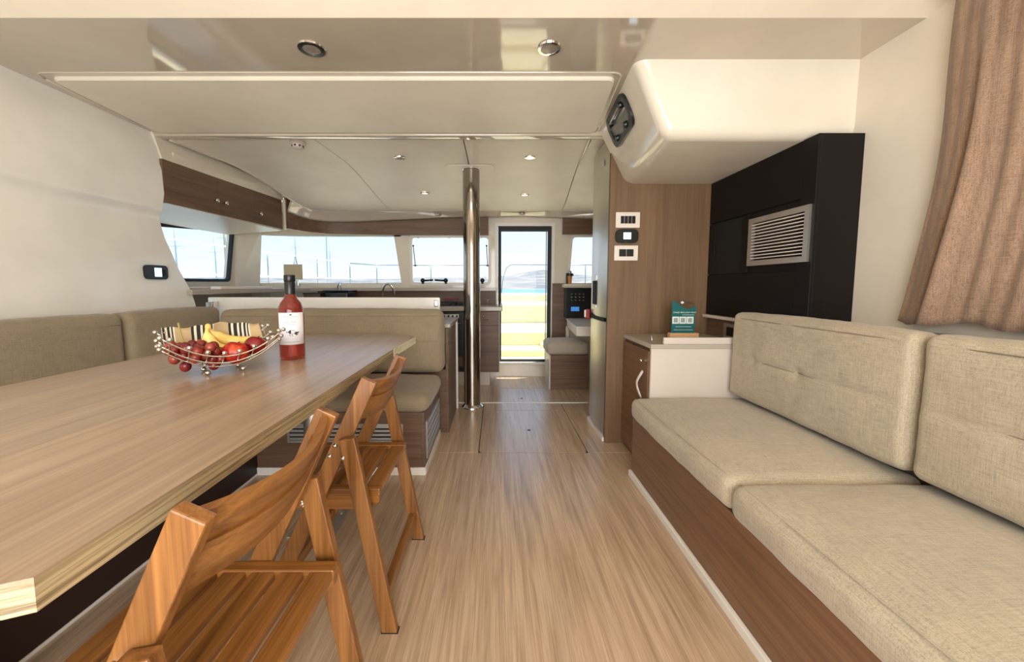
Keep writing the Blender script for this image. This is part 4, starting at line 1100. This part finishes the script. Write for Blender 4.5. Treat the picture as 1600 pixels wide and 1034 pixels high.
# striped cloth lining
def cloth_mat():
    m, t, b = newmat('striped_cloth')
    v = tex_coords(t, (1, 1, 1)); s = t.nodes.new('ShaderNodeSeparateXYZ'); t.links.new(v, s.inputs[0])
    def band_(freq, lo, hi):
        mm = t.nodes.new('ShaderNodeMath'); mm.operation = 'MULTIPLY'; t.links.new(s.outputs['X'], mm.inputs[0]); mm.inputs[1].default_value = freq
        fr2 = t.nodes.new('ShaderNodeMath'); fr2.operation = 'FRACT'; t.links.new(mm.outputs[0], fr2.inputs[0]); return fr2.outputs[0]
    f = band_(9.0, 0, 1)
    K, Wt, T_ = lin((46, 42, 38)), lin((226, 216, 196)), lin((190, 164, 126))
    r = t.nodes.new('ShaderNodeValToRGB'); r.color_ramp.interpolation = 'CONSTANT'; t.links.new(f, r.inputs[0]); el = r.color_ramp.elements
    st_ = [(0, T_), (.36, K), (.43, Wt), (.50, K), (.60, Wt), (.66, K), (.72, Wt), (.78, K), (.84, Wt), (.88, K), (.92, Wt), (.96, T_)]
    el[0].position, el[0].color = st_[0]; el[1].position, el[1].color = st_[-1]
    for p, c in st_[1:-1]:
        q = el.new(p); q.color = c
    t.links.new(r.outputs[0], b.inputs['Base Color']); b.inputs['Roughness'].default_value = .95
    n = noise_node(t, tex_coords(t, (500, 500, 500)), 1, 1); bump(t, b, n, .5, .001)
    return m
def clothf(u, v):
    a = -.150+.290*u
    if v < .6:
        b = -.005+.112*v/.6; z = bz(a, b)+.014+.004*math.sin(a*55+b*60)*(v+.2)
    else:
        t = (v-.6)/.4; b = .107+.012*math.sin(t*1.6)+.006*math.sin(a*45)*t
        z0 = bz(a, .107)+.014; z1 = max(.156+.005*math.sin(a*28+1)+.003*math.sin(a*90), z0+.006); z = z0+(z1-z0)*t
        b -= .010*max(0, t-.8)*5*.4
    return (a, b, z)
cl = tag(obj('striped_napkin', grid_surface(clothf, 60, 30, .002), cloth_mat(), None, True), 'tan, black and white striped cloth lining the fruit bowl', 'cloth')
cl.location = (-.949, 1.319, .80); cl.rotation_euler = (0, 0, math.radians(44.6))
# peaches
def fruit_mat(name, c0, c1, c2):
    m, t, b = newmat(name)
    n = noise_node(t, tex_coords(t, (14, 14, 14)), 1.2, 4, .6)
    t.links.new(ramp(t, n, [(.32, lin(c0)), (.52, lin(c1)), (.74, lin(c2))]), b.inputs['Base Color'])
    b.inputs['Roughness'].default_value = .26; b.inputs['Subsurface Weight'].default_value = .05; return m
PEACH = fruit_mat('nectarine_skin', (110, 8, 12), (168, 22, 18), (222, 96, 36))
PEACH2 = fruit_mat('nectarine_dark', (84, 6, 16), (120, 12, 20), (150, 24, 22))
GRAPE = fruit_mat('grape_skin', (96, 22, 26), (140, 44, 40), (184, 96, 66))
GRAPE2 = fruit_mat('grape_dark', (78, 12, 22), (112, 22, 28), (150, 48, 40))
def nectarine(a, b, z, r, mat, label):
    t = thing('nectarine', label, 'fruit', bowl_w(a, b, z))
    bm = bmesh.new(); bmesh.ops.create_uvsphere(bm, u_segments=32, v_segments=20, radius=r)
    for v in bm.verts:
        p = v.co; h_ = p.z/r; ang = math.atan2(p.y, p.x)
        p.z -= r*.18*math.exp(-((p.x**2+p.y**2)/(r*.3)**2)) if h_ > 0 else 0
        k = 1-.05*math.exp(-(ang+1.2)**2/.03); p.x *= k; p.y *= k; p.z *= .94
    sk = obj('skin', bm, mat, t, True)
    obj('stem', tube(bmesh.new(), [(0, 0, r*.74), (.002, 0, r*.86), (.005, .001, r*.92)], .0022, 6), plain('fruit_stem', (92, 66, 36), .7) if 'fruit_stem' not in MATS else MATS['fruit_stem'], t, True)
    t.rotation_euler = (math.radians(-14), math.radians(8), 0)
nectarine(.032, -.030, .066, .042, PEACH, 'bright red nectarine with orange blush at the bowl front')
nectarine(.100, .000, .080, .037, PEACH2, 'dark red nectarine behind the bright one in the bowl')
# bananas
BAN = fruit_mat('banana_skin', (224, 182, 92), (244, 210, 122), (250, 226, 150))
DRK = plain('banana_tip', (70, 54, 30), .7)
bn = thing('banana_bunch', 'two yellow bananas joined at the stem in the fruit bowl', 'bananas', bowl_w(-.025, .06, .12))
def banana(pts, r):
    P_ = [Vector(p) for p in pts]; fine = []
    n = 22
    for i in range(n+1):  # bezier of 4 points
        t = i/n; q = P_[0]*(1-t)**3+P_[1]*3*t*(1-t)**2+P_[2]*3*t*t*(1-t)+P_[3]*t**3; fine.append(q)
    o0 = Vector(bn.location)
    fine = [Vector(bowl_w(*q))-o0 for q in fine]
    tp = lambda t: (.30 if t < .08 else .30+.70*min(1, (t-.08)/.16)) if t < .3 else (1 if t < .86 else max(.28, 1-(t-.86)/.14*.72))
    b_ = obj('banana', tube(bmesh.new(), fine, r, 8, True, tp), BAN, bn, True)
    obj('tip', tube(bmesh.new(), [fine[-1]-(fine[-1]-fine[-2])*.2, fine[-1]+(fine[-1]-fine[-2])*.6], r*.27, 6), DRK, b_, True)
banana([(-.032, .058, .150), (-.040, .050, .095), (-.010, .030, .062), (.050, .015, .066)], .0205)
banana([(-.026, .062, .151), (-.010, .085, .095), (.070, .080, .080), (.128, .005, .098)], .0200)
obj('crown', ball(bmesh.new(), Vector(bowl_w(-.029, .060, .153))-Vector(bn.location), .010, 10, (1, 1, 1.2)), BAN, bn, True)
# grapes
gb = thing('grape_bunch', 'bunch of red grapes spilling over the left of the bowl', 'grapes', bowl_w(-.08, .0, .05))
random.seed(21)
gr = []; tries = 0
o0 = Vector(gb.location)
while len(gr) < 44 and tries < 9000:
    tries += 1
    a = random.gauss(-.078, .040); b = random.gauss(.0, .034)
    if a > .005 or a < -.142 or b > .075 or b < -.072: continue
    if (a+.075)**2/.0052+(b)**2/.0062 > 1: continue
    lim = .100 if a < -.02 else .070
    zf = bz(a, b)+.020+random.random()*max(0, lim-bz(a, b)-.02)
    r = random.uniform(.0135, .0178)
    if all((Vector((a, b, zf))-Vector(g_[:3])).length > (r+g_[3])*.86 for g_ in gr): gr.append((a, b, zf, r))
for (a, b, z) in ((-.104, -.012, .034), (-.128, .022, .058), (-.030, -.030, .032)): gr.append((a, b, z, .0165))
protoA = None
me_cache = []
for i, (a, b, z, r) in enumerate(gr):
    if i < 4:
        bm = ball(bmesh.new(), (0, 0, 0), .016, 18, (1, 1, 1.12)); o = obj('grape', bm, GRAPE if i % 2 else GRAPE2, gb, True); me_cache.append(o.data)
    else:
        o = bpy.data.objects.new('grape', me_cache[i % 4]); COL.objects.link(o); o.parent = gb
    o.location = Vector(bowl_w(a, b, z))-o0; s = r/.016; o.scale = (s, s, s); o.rotation_euler = (random.uniform(-.8, .8), random.uniform(-.8, .8), 0)
STEM = plain('grape_stem', (168, 150, 84), .7); STEMR = plain('grape_stem_red', (130, 74, 46), .7)
obj('stem', tube(bmesh.new(), [Vector(bowl_w(*p))-o0 for p in ((-.085, .02, .07), (-.103, .05, .12), (-.106, .062, .15), (-.108, .07, .172))], .0028, 8), STEM, gb, True)
bm = bmesh.new()
for k in range(9):
    a = -.035+.006*k; tube(bm, [Vector(bowl_w(*p))-o0 for p in ((-.06, -.01, .088), (-.045+.002*k, -.02+.008*math.sin(k*2), .092+.003*(k % 3)), (a, -.03+.014*math.sin(k*3), .076+.006*(k % 2)))], .0012, 5)
obj('twigs', bm, STEMR, gb, True, 'stuff')

# ================================================================== OUTSIDE
# foredeck steps seen through the door
dk = thing('foredeck', 'cream moulded foredeck steps beyond the forward door', 'deck', (.2, 6.5, 0))
put(dk, 'cockpit_sole', B(-.9, 1.6, 4.68, 5.0, .05, .16), DECKM)
put(dk, 'step', prism([(-.9, 5.0, .0), (.62, 5.0, .0), (.78, 5.4, .0), (-.9, 5.4, .0)], (0, 0, .245), .012), DECKM)
put(dk, 'step', B(.62, 2.0, 5.15, 6.9, 0, .30, .012), DECKM)
put(dk, 'step', prism([(-.9, 5.4, .0), (.85, 5.4, .0), (1.30, 6.75, .0), (-.9, 6.75, .0)], (0, 0, .43), .012), DECKM)
put(dk, 'locker_step', B(-1.2, 2.2, 6.75, 8.2, 0, .755, .02), DECKM)
put(dk, 'locker_lid', B(.15, .50, 6.742, 6.755, .62, .70, .004), DECKM)
put(dk, 'beam', B(-1.8, 2.8, 8.2, 8.6, 0, .915, .03), DECKM)
rf = obj('coachroof_deck', B(-3.6, -1.8, 4.75, 9.2, .7, 1.0, .03), DECKM); tag(rf, 'cream side deck outside the windscreen', 'deck')
rf2 = obj('coachroof_deck', B(2.785, 4.4, 4.75, 9.2, .7, 1.0, .03), DECKM); tag(rf2, 'cream side deck outside the front right window', 'deck')
rf3 = obj('side_deck', B(-3.6, -2.95, 2.0, 4.74, .7, 1.0, .03), DECKM); tag(rf3, 'cream side deck outside the left side window', 'deck')
# pulpit and lifelines
RAIL = plain('rail_steel', (150, 156, 160), .3, .6); ROPE = plain('white_rope', (244, 246, 248), .6)
pu = thing('pulpit_rail', 'steel bow rail seen through windows and forward door', 'rail', (0, 9.5, .9))
bm = tube(bmesh.new(), [(-3.4, 9.0, 1.60), (-2.9, 9.4, 1.58), (-2.2, 9.5, 1.58), (.05, 9.5, 1.58)], .014, 6); put(pu, 'top_rail', bm, RAIL, True)
bm = tube(bmesh.new(), [(.13, 9.5, .9), (.18, 9.5, 1.28), (.26, 9.5, 1.52), (.36, 9.5, 1.59), (1.6, 9.5, 1.59), (3.3, 9.3, 1.58)], .014, 6); put(pu, 'top_rail', bm, RAIL, True)
for x, y, z in ((-3.4, 9.0, 1.6), (-2.9, 9.4, 1.58), (-1.6, 9.5, 1.58), (-.1, 9.5, 1.58), (2.2, 9.5, 1.58)): put(pu, 'post', tube(bmesh.new(), [(x, y, .9), (x, y, z)], .012, 6), RAIL, True)
ll = thing('lifelines', 'white lifelines strung along the port side deck', 'lifeline', (-3.4, 6, .9))
for z in (1.6, 1.24): put(ll, 'line', tube(bmesh.new(), [(-3.42, 2.4, z-.02), (-3.42, 5.6, z-.015), (-3.4, 9.0, z)], .010, 6), ROPE, True)
for y in (3.9, 5.8, 7.4): put(ll, 'stanchion', tube(bmesh.new(), [(-3.42, y, 1.0), (-3.42, y, 1.6)], .008, 6), RAIL, True)
# sea, hills
def sea_mat():
    m, t, b = newmat('sea_water'); b.inputs['Base Color'].default_value = lin((70, 140, 170)); b.inputs['Roughness'].default_value = .3
    bump(t, b, noise_node(t, tex_coords(t, (.6, .3, .6)), 1, 4), .4, .3); return m
sea = obj('sea', B(-1500, 1500, 12, 3000, -1.6, -1.5), sea_mat(), None, False, 'structure')
def hill_mat():
    m, t, b = newmat('hazy_hills')
    n = noise_node(t, tex_coords(t, (.02, .012, .05)), 1, 6, .7)
    t.links.new(ramp(t, n, [(.35, lin((96, 112, 128))), (.5, lin((136, 136, 134))), (.66, lin((168, 164, 156)))]), b.inputs['Base Color'])
    b.inputs['Roughness'].default_value = 1; b.inputs['Specular IOR Level'].default_value = 0; return m
def hf(u, v):
    x = -1500+3000*u; y = 225+v*1300
    z = -1.6+6*min(1, v*5)+ (22+14*noise.noise(Vector((x*.0023, 1.3, 0)))+9*noise.noise(Vector((x*.009, v*3, 2))))*max(0, v-.15)**1.2*1.2
    z += (26*math.exp(-((x-190)/110)**2))*v*v
    z += 3*noise.noise(Vector((x*.03, y*.03, 5)))*min(1, v*4)
    return (x, y, z)
hl = obj('hills', grid_surface(hf, 160, 24), hill_mat(), None, True, 'structure')
# masts
MAST = plain('mast_pale', (206, 204, 200), .5); MASTB = plain('mast_tan', (214, 190, 150), .6)
HULLM = plain('boat_hull', (232, 232, 230), .4)
def sailboat(x, y, h, label, tan=False, k=1.0):
    t = thing('sailboat', label, 'sailboat', (x, y, -1.5), 0, 'moored sailboats beyond the windows')
    L = 4.5
    hull = []
    bm = bmesh.new(); rows = []
    for i in range(9):
        s = i/8; yy = -L+2*L*s; wd = 1.5*math.sin(PI*min(1, .25+.75*(1-s)))**.7 if s < 1 else .02
        wd = max(.02, wd)
        rows.append([bm.verts.new((-wd, yy, 1.25+.25*s)), bm.verts.new((-wd*.6, yy, .0)), bm.verts.new((wd*.6, yy, .0)), bm.verts.new((wd, yy, 1.25+.25*s))])
    for a, b in zip(rows, rows[1:]):
        for q in range(4): bm.faces.new((a[q], a[(q+1) % 4], b[(q+1) % 4], b[q]))
    bm.faces.new(rows[0]); bm.faces.new(rows[-1])
    obj('hull', bm, HULLM, t); obj('cabin', B(-.9, .9, -2.5, 1.2, 1.25, 1.75, .1), HULLM, t)
    obj('mast', tube(bmesh.new(), [(0, 0, 1.3), (.0, 0, h)], .075*k, 8), MASTB if tan else MAST, t, True)
    obj('boom', tube(bmesh.new(), [(0, 0, 2.4), (0, -3.2, 2.5)], .08, 6), MAST, t, True)
    obj('spreader', tube(bmesh.new(), [(-.9, 0, h*.6), (.9, 0, h*.6)], .04, 5), MAST, t)
boats = [(-33, 40, 11, 'sailboat with short pale mast, first behind the side window'), (-42, 58, 12.5, 'sailboat with pale mast, second behind the side window'), (-30, 43, 13, 'sailboat with tan mast behind the side window', True, 1.6), (-50, 78, 15, 'sailboat with thin mast at the side window right edge'),
         (-25, 38, 15, 'sailboat at the left edge of the windscreen'), (-31, 60, 14, 'sailboat left of the beige window card'), (-24, 55, 16, 'tall-masted sailboat just behind the beige card'), (-30, 70, 13, 'distant sailboat above the shelf behind the windscreen')]
for q in boats: sailboat(*q)
